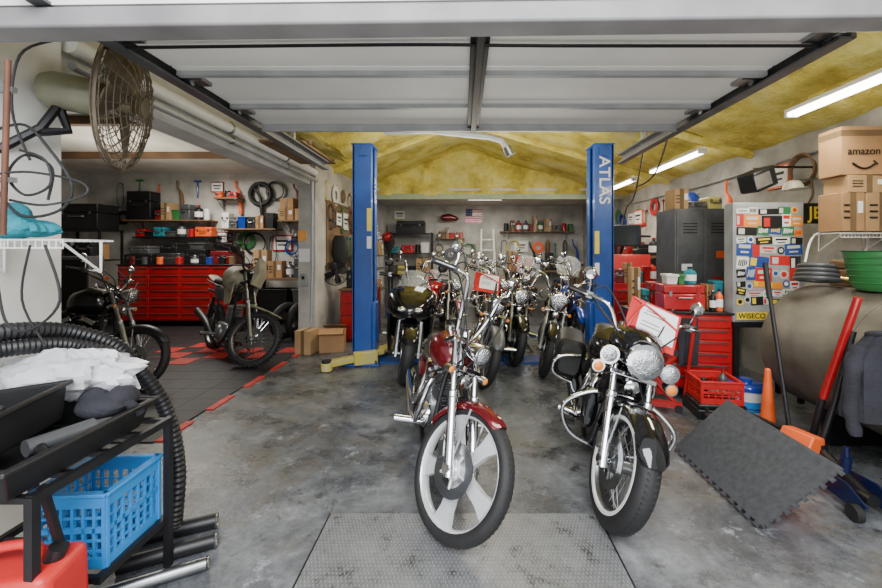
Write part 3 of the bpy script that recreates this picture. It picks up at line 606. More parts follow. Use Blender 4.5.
# ---------------------------------------------------------------- generic clutter builders
def carton(label,loc,size,rz=0,m=None,open_=False,group=None,pr=False):
    w,dd,h=size; t=thing('cardboard_box',label,'box',loc,(0,0,rz),group)
    if open_:
        MB().box((0,-dd/2,h/2),(w,.006,h)).box((0,dd/2,h/2),(w,.006,h)).box((-w/2,0,h/2),(.006,dd,h)).box((w/2,0,h/2),(.006,dd,h)).box((0,0,.004),(w,dd,.006)).build('body',m or card,t)
        for s in (-1,1): MB().box((0,s*(dd/2+.06),h+.02),(w,.14,.004),(s*-25,0,0)).build('flap',m or card,t)
    else:
        MB().box((0,0,h/2),(w,dd,h)).build('body',m or card,t,bev=.004)
        MB().box((0,0,h/2),(.05,dd+.003,h+.003)).build('tape',tape,t)
        if pr:
            for j in range(3): MB().box((-w*.28,-dd/2-.002,h*(.35+.16*j)),(w*.26,.002,h*.05)).build('print_line',blackm,t)
            MB().box((w*.3,-dd/2-.002,h*.62),(w*.22,.002,h*.3)).build('shipping_label',paper,t)
    return t
def case(label,loc,size,rz=0,m=None,name='tool_case',cat='tool case'):
    w,dd,h=size; t=thing(name,label,cat,loc,(0,0,rz))
    MB().box((0,0,h*.32),(w,dd,h*.64)).build('body',m or plastic,t,bev=.012)
    MB().box((0,0,h*.82),(w*.99,dd*.99,h*.34)).build('lid',m or plastic,t,bev=.014)
    MB().tube([(-w*.18,-dd/2,h*.5),(-w*.16,-dd/2-.035,h*.5),(w*.16,-dd/2-.035,h*.5),(w*.18,-dd/2,h*.5)],.009,6).build('handle',steel,t)
    for s in (-1,1): MB().box((s*w*.33,-dd/2-.004,h*.64),(.03,.012,.05)).build('latch',steel,t)
    return t
def bottle(label,loc,r,h,m,capm=None,cat='bottle',group=None,name='bottle'):
    t=thing(name,label,cat,loc,(0,0,0),group)
    MB().lathe((0,0,0),(0,0,1),[(r*.9,0),(r,.01),(r,h*.66),(r*.85,h*.75),(r*.35,h*.84),(r*.33,h*.92)],16).build('body',m,t)
    MB().lathe((0,0,h*.9),(0,0,1),[(r*.4,0),(r*.4,h*.1),(r*.1,h*.1)],12).build('cap',capm or blackm,t)
    MB().lathe((0,0,h*.2),(0,0,1),[(r*1.01,0),(r*1.01,h*.35)],16).build('paper_label',paper,t)
    return t
def bin_(label,loc,size,m,rz=0):
    w,dd,h=size; t=thing('storage_bin',label,'storage bin',loc,(0,0,rz)); k=.85
    rs=[]
    for (q,z) in ((k,0),(1,h),(.93,h),(k*.92,.01)): rs.append([Vector((w/2*q*a,dd/2*q*b_,z)) for a,b_ in ((-1,-1),(1,-1),(1,1),(-1,1))])
    MB().rings(rs).build('tub',m,t,bev=.004)
    MB().box((0,-dd/2,h-.01),(w*1.05,.02,.025)).box((0,dd/2,h-.01),(w*1.05,.02,.025)).box((-w/2,0,h-.01),(.02,dd,.025)).box((w/2,0,h-.01),(.02,dd,.025)).build('rim',m,t,bev=.004)
    return t
def tool_cabinet(label,loc,size,cols,rows,m,rz=0,name='tool_cabinet'):
    w,dd,h=size; t=thing(name,label,'tool cabinet',loc,(0,0,rz)); z0=.12
    MB().box((0,0,z0+(h-z0)/2),(w,dd,h-z0)).build('body',m,t,bev=.008)
    MB().box((0,-.01,h+.01),(w+.02,dd+.03,.025)).build('top',blackm,t,bev=.006)
    cw=(w-.04)/cols; rh=(h-z0-.04)/rows
    for c in range(cols):
        for r_ in range(rows):
            cx=-w/2+.02+(c+.5)*cw; z=z0+.02+(r_+.5)*rh
            d_=MB().box((cx,-dd/2-.008,z),(cw-.02,.016,rh-.014)).build('drawer',m,t,bev=.003)
            MB().box((cx,-dd/2-.022,z+rh*.28),(cw-.08,.014,.014)).build('handle',steel,d_)
    for sx in (-1,1):
        for sy in (-1,1):
            MB().cyl((sx*(w/2-.1)-.015,sy*(dd/2-.08),.05),(sx*(w/2-.1)+.015,sy*(dd/2-.08),.05),.05,n=16).box((sx*(w/2-.1),sy*(dd/2-.08),.1),(.06,.08,.05)).build('caster',rubber,t)
    return t
HN={'wrench':'wrench','coil':'hose_coil','belt':'drive_belt','hammer':'hammer','frame':'wall_sign','seat':'saddle','pipe':'muffler_pipe','gasket':'gasket_set','helmet':'helmet','fend':'mudguard','tank':'spare_fuel_tank','disc':'rotor','grip':'pliers'}
def hang(kind,label,loc,rz=0,m=None,s=1.0):
    nm=HN[kind]
    t=thing(nm,label,nm.replace('_',' '),loc,(0,0,rz)); m=m or steel; q=MB()
    q2=MB().cyl((0,.04,.0),(0,-.05,.01),.006)
    if kind=='wrench': q.box((0,-.03,-.14*s),(.022*s,.01,.24*s)).torus((0,-.03,-.01*s),(0,1,0),.022*s,.009*s,n=14,m=6).torus((0,-.03,-.28*s),(0,1,0),.028*s,.01*s,n=14,m=6)
    elif kind=='coil': [q.torus((.01*k,-.04-.016*k,-.15*s+.008*k),(0,1,.03*k),.15*s,.011,n=28,m=6) for k in range(4)]; q.tube([(.1*s,-.05,-.25*s),(.12*s,-.05,-.4*s),(.06*s,-.05,-.5*s)],.011,6,4)
    elif kind=='belt': q.tube([(0,-.03,0),(.05*s,-.03,-.05),(.06*s,-.03,-.35*s),(0,-.03,-.5*s),(-.06*s,-.03,-.35*s),(-.05*s,-.03,-.05)],.010,6,4,closed=True)
    elif kind=='hammer': q.cyl((0,-.03,-.02),(0,-.03,-.3*s),.013).box((0,-.03,-.0),(.12*s,.035,.035))
    elif kind=='frame': q.box((0,-.012,-.12*s),(.3*s,.02,.24*s)); MB().box((0,-.025,-.12*s),(.26*s,.004,.2*s)).build('printed_face',paper if m is not paper else redt,t); MB().box((0,-.029,-.09*s),(.18*s,.002,.03*s)).box((0,-.029,-.15*s),(.14*s,.002,.02*s)).build('print_mark',blackm,t)
    elif kind=='seat': q=MB(Matrix.Rotation(R(90),4,'Y')); q.hull([(.0,0,.06,.03),(.08,-.0,.13,.06),(.3,0,.15,.06),(.5,0,.1,.05),(.58,0,.05,.03)],16,yc=-.16)
    elif kind=='pipe': q.tube([(0,-.06,.05),(.02,-.08,-.1),(.1*s,-.08,-.25*s),(.12*s,-.06,-.7*s)],lambda u:.02+.02*min(1,max(0,(u-.5)*5)),10,5)
    elif kind=='gasket': q.torus((0,-.02,-.1*s),(0,1,0),.09*s,.012*s,.004,24,6); q.torus((0,-.02,-.24*s),(0,1,0),.05*s,.01*s,.004,20,6)
    elif kind=='helmet': q.ell((0,-.15,-.1),(.12,.14,.13),18,12); MB().ell((0,-.23,-.1),(.1,.07,.045),16,8).build('visor',plastic,t)
    elif kind=='fend': q=MB(Matrix.Translation((0,-.1,0))); q.fender((0,-.35),.34,.16,20,150,14,.05)
    elif kind=='tank': q.hull([(-.26,-.1,.05,.04),(-.2,-.1,.12,.1),(0,-.08,.13,.12),(.2,-.12,.09,.07),(.26,-.13,.04,.03)],18,yc=-.15)
    elif kind=='disc': q.lathe((0,-.03,-.12*s),(0,1,0),[(.06*s,-.003),(.13*s,-.003),(.13*s,.003),(.06*s,.003)],26,True)
    elif kind=='grip': q.tube([(-.03,-.03,-.2*s),(-.01,-.03,-.08),(.01,-.03,0)],.009,6,3); q.tube([(.03,-.03,-.2*s),(.01,-.03,-.08),(-.01,-.03,0)],.009,6,3)
    q.build('body',m,t); q2.build('hook',steel,t); return t
CM=[('black',blackm),('red',redt),('grey',greyp),('blue',bluep),('yellow',yellow),('white',white),('dark red',darkred),('green',green),('orange',orange),('brown',wood),('silver',steel),('teal',teal)]
USED=set()
def clutter(place,p0,p1,n,seed,hmax=.4,dep=.28,kinds=('case','bin','bottle','carton','can')):
    rnd=random.Random(seed); p0=Vector(p0);p1=Vector(p1); L_=(p1-p0).length; rz=math.degrees(math.atan2((p1-p0).y,(p1-p0).x)); dirv=(p1-p0).normalized()
    ws=[rnd.uniform(.6,1.5) for _ in range(n)]; tot=sum(ws)
    for i in range(n):
        w=L_*ws[i]/tot*.94; c=p0+dirv*(sum(ws[:i])+ws[i]/2)*L_/tot
        for _ in range(60):
            k=rnd.choice(kinds); cn,m=rnd.choice(CM[:3]*3+CM)
            if k=='carton': cn,m=rnd.choice((('brown',card),('pale brown',card2)))
            if (place,k,cn) not in USED: break
        else: k,cn,m='case',*CM[(seed+i)%12]
        USED.add((place,k,cn)); h=rnd.uniform(.4,1)*hmax; dd=dep*rnd.uniform(.75,1)
        if k=='case': case(cn+' lidded case '+place,c,(w,dd,max(.1,h*.7)),rz,m)
        elif k=='bin': bin_(cn+' open bin '+place,c,(w*.95,dd,max(.1,h*.6)),m,rz)
        elif k=='bottle': bottle(cn+' fluid bottle '+place,c,min(w/2,.08),max(.18,min(h,.32)),m,rnd.choice((white,blackm,redp)))
        elif k=='can':
            r_=min(w/2,.07); hh=max(.14,min(h,.24)); t=thing('paint_can',cn+' round can '+place,'can',c)
            MB().lathe((0,0,0),(0,0,1),[(r_,0),(r_,hh*.95),(r_*.9,hh),(r_*.8,hh)],18).build('body',m,t); MB().lathe((0,0,hh*.97),(0,0,1),[(r_*.85,0),(r_*.85,.01),(.01,.01)],16).build('lid',steel,t)
        else: carton(cn+' carton '+place,c,(w,dd,max(.12,h)),rz+rnd.uniform(-4,4),m,pr=True)
def row_hang(place,p0,p1,n,seed,rz,zj=.25):
    rnd=random.Random(seed); p0=Vector(p0);p1=Vector(p1)
    for i in range(n):
        for _ in range(80):
            k=rnd.choice(('wrench','coil','belt','hammer','frame','pipe','gasket','disc','grip','helmet','seat','frame')); cn,m=rnd.choice(CM)
            if k in('gasket','belt','seat'): cn,m=rnd.choice((('black',rubber),('brown',wood),('grey',greyp)))
            if (place,k,cn) not in USED: break
        USED.add((place,k,cn)); c=p0.lerp(p1,(i+.5)/n)+Vector((0,0,rnd.uniform(-zj,zj)))
        hang(k,cn+' '+HN[k].replace('_',' ')+' hung '+place,c,rz,m,rnd.uniform(.9,1.5))
# ---------------------------------------------------------------- left bay
tool_cabinet('wide glossy red roll tool cabinet against the left bay back wall',(-5.5,8.1,0),(2.45,.62,1.2),4,7,redt)
zt=1.22
case('long black tool case lying on the red cabinet, left end',(-6.35,8.0,zt),(.55,.4,.2))
case('silver tool case on the red cabinet beside the long black case',(-5.78,8.0,zt),(.42,.35,.22),4,steel)
case('dark grey case stacked on the long black tool case',(-6.35,8.0,zt+.2),(.42,.32,.16),-5,greyp)
case('black case stacked on the silver tool case',(-5.78,8.0,zt+.22),(.36,.3,.2),-5,blackm)
case('squat black case in the middle of the red cabinet top',(-5.25,8.0,zt),(.42,.36,.3),0,blackm)
case('maroon tool chest on the right of the red cabinet top',(-4.7,8.0,zt),(.5,.35,.26),0,darkred)
bin_('black parts bin on top of the maroon chest',(-4.7,8.0,zt+.26),(.4,.3,.14),plastic)
bin_('grey parts bin on top of the squat black case',(-5.25,8.0,zt+.3),(.3,.25,.12),greyp)
clutter('along the front edge of the red bay cabinet',(-6.6,7.84,zt),(-4.4,7.84,zt),8,101,.18,.08,('bottle','can'))
def shelf(label,x0,x1,y,z,dd,m=wood,name='wall_shelf'):
    t=thing(name,label,'shelf',((x0+x1)/2,y,z)); w=x1-x0
    MB().box((0,0,-.015),(w,dd,.03)).build('board',m,t,bev=.003)
    for s in (-.8,.8):
        MB().box((s*w/2,dd/2-.01,-.13),(.03,.015,.22)).box((s*w/2,0,-.04),(.03,dd,.012)).tube([(s*w/2,dd/2-.02,-.22),(s*w/2,-dd/2+.04,-.045)],.007,6).build('bracket',steel,t)
    return t
shelf('wooden wall shelf high above the left of the red cabinet',-7.1,-5.3,8.48,2.13,.35)
shelf('wooden wall shelf above the right of the red cabinet',-5.1,-3.9,8.48,1.95,.35)
shelf('short wall shelf over the dual sport bike holding cartons',-3.85,-2.9,8.46,2.12,.38)
shelf('low black wall shelf directly over the red cabinet top clutter',-6.9,-5.2,8.48,1.78,.3,blackm)
case('tall black equipment case standing on the high left shelf',(-6.75,8.46,2.13),(.5,.3,.6),0,blackm)
clutter('on the high left bay shelf',(-6.45,8.46,2.13),(-5.35,8.46,2.13),6,3,.55)
clutter('on the low black bay shelf',(-6.85,8.46,1.78),(-5.25,8.46,1.78),7,4,.32)
clutter('on the right bay shelf',(-5.05,8.46,1.95),(-3.95,8.46,1.95),6,5,.55)
shelf('topmost wooden shelf over the right bay shelf',-5.2,-4.7,8.48,2.6,.3)
clutter('on the topmost bay shelf',(-5.18,8.46,2.6),(-4.72,8.46,2.6),3,7,.35)
carton('brown carton on the short shelf, left one of two',(-3.68,8.44,2.12),(.3,.28,.26),3,pr=True)
carton('pale carton on the short shelf, right one of two',(-3.34,8.44,2.12),(.3,.28,.24),-2,card2)
carton('brown carton stacked on the left carton of the short shelf',(-3.66,8.44,2.38),(.28,.26,.2),-3,card)
case('black speaker case at the right of the short carton shelf',(-3.04,8.44,2.12),(.22,.25,.34),0,blackm)
row_hang('high on the left bay wall',(-7.6,8.66,2.95),(-2.6,8.66,2.95),12,21,0,.08)
row_hang('low behind the dual sport bike',(-4.2,8.66,1.75),(-2.6,8.66,1.75),8,22,0,.15)
row_hang('at the far left of the bay wall',(-8.0,8.66,2.4),(-7.2,8.66,2.4),3,23,0,.1)
row_hang('between shelf and carton shelf',(-5.3,8.66,1.85),(-4.4,8.66,1.85),5,24,0,.06)
t=thing('workbench','dark steel workbench behind the dual sport bike','workbench',(-3.5,8.2,0))
MB().box((0,0,.92),(1.5,.6,.05)).build('top',wood,t,bev=.004)
for sx in (-1,1):
    for sy in (-1,1): MB().box((sx*.7,sy*.26,.45),(.05,.05,.9)).build('leg',blackm,t)
MB().box((0,0,.25),(1.4,.5,.03)).build('lower_shelf',blackm,t)
clutter('on the dark bay workbench',(-4.2,8.1,.945),(-2.8,8.1,.945),6,6,.65)
bin_('black tote on the lower shelf of the dark workbench, left',(-3.8,8.15,.265),(.6,.4,.45),plastic)
bin_('grey tote on the lower shelf of the dark workbench, right',(-3.15,8.15,.265),(.5,.4,.45),greyp)
def floor_tyre(label,loc,rot,r_=.26): 
    t=thing('loose_tyre',label,'tyre',loc,rot); MB().torus((0,0,r_+.055),(0,1,0),r_,.055,.06,36,10).build('tyre_body',rubber,t); MB().torus((0,0,r_+.055),(0,1,0),r_-.045,.012,.04,30,6).build('bead',blackm,t)
floor_tyre('loose tyre leaning by the bay corner behind the dual sport bike',(-2.85,6.9,0),(8,0,70))
floor_tyre('second loose tyre leaning against the first by the bay corner',(-3.05,6.8,0),(10,0,66))
t=thing('loose_tyre','spare tyre hung on the bay wall above the right shelf','tyre',(-4.35,8.6,2.70)); MB().torus((0,0,0),(0,1,0),.22,.05,.055,36,10).build('tyre_body',rubber,t); MB().cyl((0,.07,.16),(0,-.06,.16),.008).build('hook',steel,t)
t=thing('metal_shelving','black metal shelving unit at the far left of the bay','shelving',(-7.4,7.9,0))
for sx in (-1,1):
    for sy in (-1,1): MB().box((sx*.45,sy*.25,.95),(.035,.035,1.9)).build('post',blackm,t)
for z in (.2,.75,1.3,1.88): MB().box((0,0,z),(.95,.55,.025)).build('shelf',blackm,t)
for i,z in enumerate((.215,.765,1.315)): clutter('on far left shelving level %s'%('one','two','three')[i],(-7.8,7.8,z),(-7.0,7.8,z),3,30+i,.42)
case('big dark equipment trunk on top of the far left black shelving',(-7.4,7.9,1.895),(.8,.5,.5),0,blackm)
t=thing('parts_cabinet','tall dark parts cabinet between the far left shelving and the street bike','cabinet',(-6.6,6.6,0),(0,0,20)); MB().box((0,0,.7),(.9,.5,1.4)).build('body',greyp,t,bev=.008)
for s in (-1,1): MB().box((s*.22,-.257,.7),(.42,.015,1.3)).build('door',blackm,t,bev=.004)
clutter('on the tall dark parts cabinet',(-7.0,6.45,1.4),(-6.2,6.75,1.4),4,35,.4)
def wall_fan(label,loc,rot,r_,bladem,cagem,motorm,name='wall_fan',arm_=None,ml=.2,mr=.08):
    t=thing(name,label,'fan',loc,rot)
    q=MB(); X=Vector((1,0,0))
    for sg,dep in ((1,.09),(-1,.09)):
        for k in range(9): rr=r_*(k+1)/9; q.torus((sg*dep*math.cos(k/9*PI/2),0,0),X,rr,.0026,n=36,m=5)
        for k in range(24 if r_>.2 else 10):
            a=k*2*PI/(24 if r_>.2 else 10); q.tube([(sg*dep,r_*.12*math.cos(a),r_*.12*math.sin(a)),(sg*dep*.8,r_*.6*math.cos(a),r_*.6*math.sin(a)),(0,r_*math.cos(a),r_*math.sin(a))],.0026,5,2)
    q.torus((0,0,0),X,r_,.008,n=40,m=6); q.cyl((.085,0,0),(.095,0,0),r_*.16,n=18)
    q.build('cage',cagem,t)
    q=MB()
    for k in range(4):
        A=Matrix.Rotation(k*PI/2+.3,4,'X'); n=6; rs=[]
        for i in range(n):
            u=i/(n-1); rad=r_*(.12+.78*u); hw=r_*(.12+.2*math.sin(u*2.6)); tw=R(38-18*u)
            rs.append([A@Vector((s_*hw*math.sin(tw)+o,s_*hw*math.cos(tw),rad)) for s_,o in ((-1,0),(0,.012),(1,0),(0,-.002))])
        q.rings(rs)
    q.cyl((-.03,0,0),(.04,0,0),r_*.16,n=18); q.build('blade',bladem,t)
    MB().lathe((-.08,0,0),(-1,0,0),[(mr*.5,-.02),(mr*.8,0),(mr,.03),(mr,ml*.85),(mr*.8,ml),(mr*.2,ml+.01)],22).build('motor',motorm,t)
    if arm_:
        q=MB(); [q.tube(a,.022,8) for a in arm_]; q.build('bracket',blackm,t)
    return t
fl=W(125,104,2.2)
wall_fan('large old industrial fan on an arm at the upper left pier',fl,(0,6,23),.36,mat('tan_blade',(.16,.135,.09),.4,.6,.2),mat('dusty_fan_wire',(.17,.14,.10),.5,.6,.3),olive,'industrial_fan',[[(-.26,0,-.05),(-.30,-.06,-.22),(-.62,-.20,-.62)],[(-.26,0,-.1),(-.22,0,-.2),(-.30,-.06,-.24)]],.26,.095)
wall_fan('small black round fan on the corner wall beside the lift',(-2.1,6.6,1.12),(0,0,-60),.2,plastic,blackm,plastic,'small_fan',[[(-.1,0,0),(-.25,0,0)]],.1,.05)
t=thing('outlet_box','small grey electrical box on the corner wall end','electrical box',(-2.42,6.08,1.05)); MB().box((0,0,0),(.11,.05,.2)).build('box',lgrey,t,bev=.008); MB().box((0,-.03,.03),(.04,.01,.05)).build('switch',blackm,t)
tag(MB().box((-2.45,6.095,1.72),(.13,.006,.16)).build('wall_notice',mat('orange_notice',(.8,.35,.08),.6)),'small orange notice taped on the corner wall end','notice')
tag(MB().box((-2.42,6.095,1.42),(.16,.006,.2)).build('wall_notice',paper),'white paper notice on the corner wall end below the orange one','notice')
tag(MB().tube([(-2.28,6.05,2.6),(-2.28,6.05,1.2),(-2.3,6.05,.4)],.02,8).build('conduit',lgrey),'grey conduit running down the corner wall end','conduit')
carton('open brown carton on the floor beside the left lift column',(-1.95,6.0,0),(.34,.3,.30),10,card,True)
carton('brown carton on the floor left of the open carton',(-2.28,5.85,0),(.24,.26,.34),-8,card2)
t=thing('pegboard','brown pegboard on the corner wall behind the left lift column','pegboard',(-2.235,7.4,1.75)); MB().box((0,0,0),(.02,1.7,1.1)).build('board',m_brown,t); MB().box((.005,0,.56),(.03,1.74,.03)).box((.005,0,-.56),(.03,1.74,.03)).build('frame',wood,t)
row_hang('on the upper half of the brown pegboard',(-2.222,6.6,2.22),(-2.222,8.2,2.22),8,41,90,.05)
row_hang('on the lower half of the brown pegboard',(-2.222,6.6,1.72),(-2.222,8.2,1.72),7,42,90,.05)
row_hang('on the wall above the brown pegboard',(-2.25,6.3,2.6),(-2.25,8.6,2.6),5,43,90,.05)
row_hang('on the left wall deep in the back room',(-2.25,9.3,2.1),(-2.25,11.5,2.1),8,44,90,.3)
t=thing('metal_shelving','grey shelving unit along the wall behind the left lift column','shelving',(-1.95,8.4,0))
for sx in (-1,1):
    for sy in (-1,1): MB().box((sx*.2,sy*.7,.7),(.035,.035,1.4)).build('post',greyp,t)
for z in (.15,.65,1.1,1.38): MB().box((0,0,z),(.45,1.45,.025)).build('shelf',greyp,t)
for i,z in enumerate((.165,.665,1.395)): clutter('on the grey column shelving, level %s'%('low','middle','top')[i],(-1.93,7.8,z),(-1.93,9.0,z),4,50+i,.42)
t=thing('bench_cabinet','dark red bench cabinet before the grey shelving behind the column','cabinet',(-1.75,6.9,0)); MB().box((0,0,.42),(.5,.8,.84)).build('body',darkred,t,bev=.008); MB().box((.0,0,.855),(.54,.84,.03)).build('top',wood,t); 
for k in range(4): MB().box((0,-.405,.15+.19*k),(.46,.015,.17)).build('drawer',redt,t,bev=.003)
case('black machine case on the dark red bench cabinet',(-1.75,6.75,.87),(.35,.3,.3),0,blackm)
clutter('at the back of the dark red bench cabinet',(-1.95,7.12,.87),(-1.55,7.12,.87),2,55,.4,.2)
for x,z,r_,l_ in ((-2.22,2.66,.05,'thick white pipe running back along the left beam'),(-2.2,2.54,.028,'thin grey pipe running below the thick one on the left beam')):
    t=thing('ceiling_pipe',l_,'pipe',(x,0,z)); MB().cyl((0,2.25,0),(0,6.0,0),r_,n=14).build('pipe',white if r_>.04 else lgrey,t)
    for y in (2.6,3.8,5.0): MB().torus((0,y,0),(0,1,0),r_,.008,.02,16,6).box((-.03,y,r_),(.12,.03,.01)).build('pipe_clamp',steel,t)
t=thing('ceiling_board','brown board hung under the left side of the ceiling','board',(-1.95,4.8,2.66)); MB().box((0,0,0),(.5,1.1,.025)).build('board',m_brown,t)
for y in (-.4,.4): MB().box((0,y,.02),(.55,.06,.03)).build('batten',wood,t)
t=thing('vent_pipe','thin grey pipe with elbow hung below the yellow ceiling','pipe',(0,0,0)); MB().tube([W(385,132,4.6),W(430,131,4.6),W(490,137,4.6),W(502,141,4.6),W(509,152,4.6)],.035,10).build('pipe',lgrey,t); MB().cyl(W(507,147,4.6),W(511,155,4.6),.05,.06).build('pipe_end',steel,t)
# ---------------------------------------------------------------- near left: wire shelf, cables
def wire_shelf(label,loc,w,dd,m=white):
    t=thing('wire_shelf',label,'shelf',loc); q=MB()
    n=int(w/.028)
    for i in range(n+1): x=-w/2+w*i/n; q.cyl((x,-dd/2,0),(x,dd/2,0),.0022,n=5); q.cyl((x,-dd/2,0),(x,-dd/2,-.035),.0022,n=5)
    for y in (-dd/2,0,dd/2): q.cyl((-w/2,y,-.003),(w/2,y,-.003),.004,n=6)
    q.cyl((-w/2,-dd/2,-.037),(w/2,-dd/2,-.037),.004,n=6); q.build('wire_deck',m,t)
    for s in (-1,1): MB().tube([(s*w*.4,dd/2,0),(s*w*.4,dd/2,-.15),(s*w*.4,-dd/2+.05,-.01)],.006,6).build('bracket',m,t)
    return t
wire_shelf('white wire shelf on the left pier at eye level',(-1.97,1.80,1.545),.58,.24)
t=thing('work_gloves','crumpled teal cloth gloves on the white wire shelf','gloves',(-1.98,1.76,1.555))
MB().ell((0,0,.05),(.1,.08,.06),14,8).ell((.08,.02,.04),(.09,.05,.04),12,8,(0,0,20)).ell((-.04,.04,.1),(.07,.05,.06),12,8).build('palm',teal,t)
for k in range(4): MB().tube([(.08,-.03+.03*k,.04),(.13,-.04+.03*k,.05),(.15,-.05+.035*k,.02)],.014,8,3).build('finger',teal,t)
def cable(label,pts,r_,m=rubber,name='cable',cat='cable',sm=6): return tag(MB().tube(pts,r_,8,sm).build(name,m),label,cat)
cable('black cable looping over the upper left pier below the fan',[W(-5,130,1.75),W(25,125,1.75),W(50,150,1.75),W(72,185,1.75),W(60,210,1.75),W(20,215,1.72),W(-10,180,1.72)],.006)
cable('second black cable hanging in loose loops on the left pier',[W(-10,175,1.55),W(30,172,1.6),W(80,182,1.7),W(85,195,1.7),W(45,205,1.6),W(10,200,1.6)],.005)
cable('third black cable curving up beside the fan bracket',[W(55,40,1.7),W(20,55,1.7),W(12,110,1.7),W(30,160,1.7)],.005)
cable('fourth black cable coiled tightly under the fan bracket',[W(20,150,1.6),W(45,160,1.6),W(50,185,1.6),W(25,195,1.6),W(8,175,1.6),W(25,155,1.62),W(52,168,1.62),W(48,200,1.62)],.005)
cable('black cord hanging under the wire shelf down the pier',[W(45,245,1.6),W(60,300,1.6),W(30,330,1.6),W(5,320,1.6),W(-5,260,1.6)],.005)
cable('dark cord hanging straight down the left pier',[W(30,245,1.6),W(22,300,1.6),W(45,345,1.62)],.004,hosem)
t=thing('pier_conduit','rusty conduit running up the left pier behind the cables','conduit',(0,0,0)); MB().cyl(W(3,235,1.57),W(8,60,1.57),.010).build('pipe',mat('rust',(.12,.05,.03),.7,.3,.3),t)
for yy in (90,180): MB().box(W(6,yy,1.58),(.07,.02,.02)).build('pipe_clamp',steel,t)
# ---------------------------------------------------------------- near left rack
t=thing('metal_rack','black angle iron rack at the near left corner','rack',(-1.72,1.55,0))
for x in (-.32,.32):
    for y in (-.25,.35): MB().box((x,y,.35),(.028,.028,.70)).build('post',blackm,t)
MB().box((.31,-.12,.35),(.02,.02,.74),(14,0,0)).build('brace',blackm,t)
q=MB(); [q.box((0,y,.69),(.66,.025,.02)) for y in (-.25,-.1,.05,.2,.35)]; q.box((-.32,.05,.69),(.025,.62,.03)).box((.32,.05,.69),(.025,.62,.03)); q.build('top_shelf',blackm,t)
q=MB(); [q.box((0,y,.225),(.64,.025,.02)) for y in (.0,.1,.2,.35)]; q.box((-.31,.17,.225),(.025,.36,.03)).box((.31,.17,.225),(.025,.36,.03)); q.build('lower_shelf',blackm,t)
def crate(label,loc,rz,s,h,m,name='milk_crate',g=7):
    t=thing(name,label,'crate',loc,(0,0,rz)); wt=.008
    for k in range(4):
        A=Matrix.Rotation(k*PI/2,4,'Z'); q=MB(A); y=-s/2
        q.box((0,y,.02),(s,wt*1.6,.04)); q.box((0,y,h-.03),(s,wt*2,.06)); q.box((0,y,h*.5),(s,wt*1.5,.02))
        for i in range(g+1): q.box((-s/2+s*i/g,y,h/2),(.012 if 0<i<g else .025,wt*1.5,h))
        for zz in (h*.22,h*.36,h*.66): q.box((0,y,zz),(s,wt,.008))
        q.build('side_panel',m,t)
        MB(A).box((0,-s/2-.004,h-.006),(s+.02,.03,.014)).build('rim',m,t,bev=.003)
    q=MB(); [q.box((-s/2+s*i/8,0,.006),(.012,s,.01)) for i in range(9)]; [q.box((0,-s/2+s*i/8,.006),(s,.012,.01)) for i in range(9)]; q.build('bottom_grid',m,t)
    return t
crate('blue plastic milk crate on the black rack at near left',(-1.575,1.73,.236),3,.29,.30,bluec)
t=thing('gas_can','red plastic fuel can on the floor in front of the blue milk crate','fuel can',(-1.50,1.36,.0),(0,0,10))
MB().box((0,0,.22),(.30,.22,.44),taper=.94).build('body',redpl,t,bev=.035,bseg=4)
MB().tube([(-.1,0,.43),(-.09,0,.49),(.04,0,.495),(.05,0,.43)],.016,10,3).build('handle',redpl,t)
MB().cyl((.09,0,.43),(.11,0,.48),.028,n=16).build('cap',blackm,t)
text('GASOLINE',.04,mat('dark_red_relief',(.4,.01,.01),.5),t,(0,-.108,.25),(88,0,0))
def tub(label,loc,rot,size):
    w,dd,h=size; t=thing('storage_tub',label,'tub',loc,rot); rs=[]
    for (q,z) in ((.88,0),(1,h),(1.06,h),(1.06,h-.02),(1.01,h-.02),(1,h-.004),(.93,h-.004),(.83,.012)): rs.append([Vector((w/2*q*a,dd/2*q*b_,z)) for a,b_ in ((-1,-1),(1,-1),(1,1),(-1,1))])
    MB().rings(rs).build('body',plastic,t,bev=.012)
    for s in (-1,1): MB().box((0,s*(dd/2*1.06+.004),h-.04),(w*.3,.012,.03)).build('grip',plastic,t,bev=.004)
    return t
tub('long shallow black plastic tray on top of the near left rack',(-1.68,1.52,.705),(0,0,2),(.54,.62,.12))
tub('deep black plastic tub tilted inside the long shallow tray',(-1.78,1.42,.775),(4,-7,8),(.40,.44,.15))
case('black hand tool case lying inside the deep black tub',(-1.76,1.36,.84),(.24,.16,.09),30,blackm)
t=thing('air_tool','black and grey air tool lying in the long shallow tray','tool',(-1.50,1.52,.76),(0,0,70)); MB().cyl((-.12,0,.04),(.08,0,.04),.03,n=16).cyl((.08,0,.04),(.14,0,.04),.02,.012,n=14).build('barrel',greyp,t); MB().tube([(-.08,0,.04),(-.10,-.05,.03),(-.11,-.11,.03)],.018,10,3).build('handle',plastic,t)
t=thing('rag','dark crumpled rag stuffed in the far end of the shallow tray','rag',(-1.55,1.72,.80)); MB().ell((0,0,.03),(.1,.08,.05),16,8).ell((.05,.04,.05),(.06,.07,.05),14,8).ell((-.06,.03,.04),(.06,.06,.06),14,8).build('folds',cloth_d,t); MB().tube([(.05,0,.06),(.1,.02,.03),(.12,.05,-.02)],.02,8,3).build('loose_end',cloth_d,t)
t=thing('plastic_bag','crumpled translucent white plastic bag on the near left rack','bag',(-1.80,1.82,.85))
random.seed(3); q=MB(); rs=[]
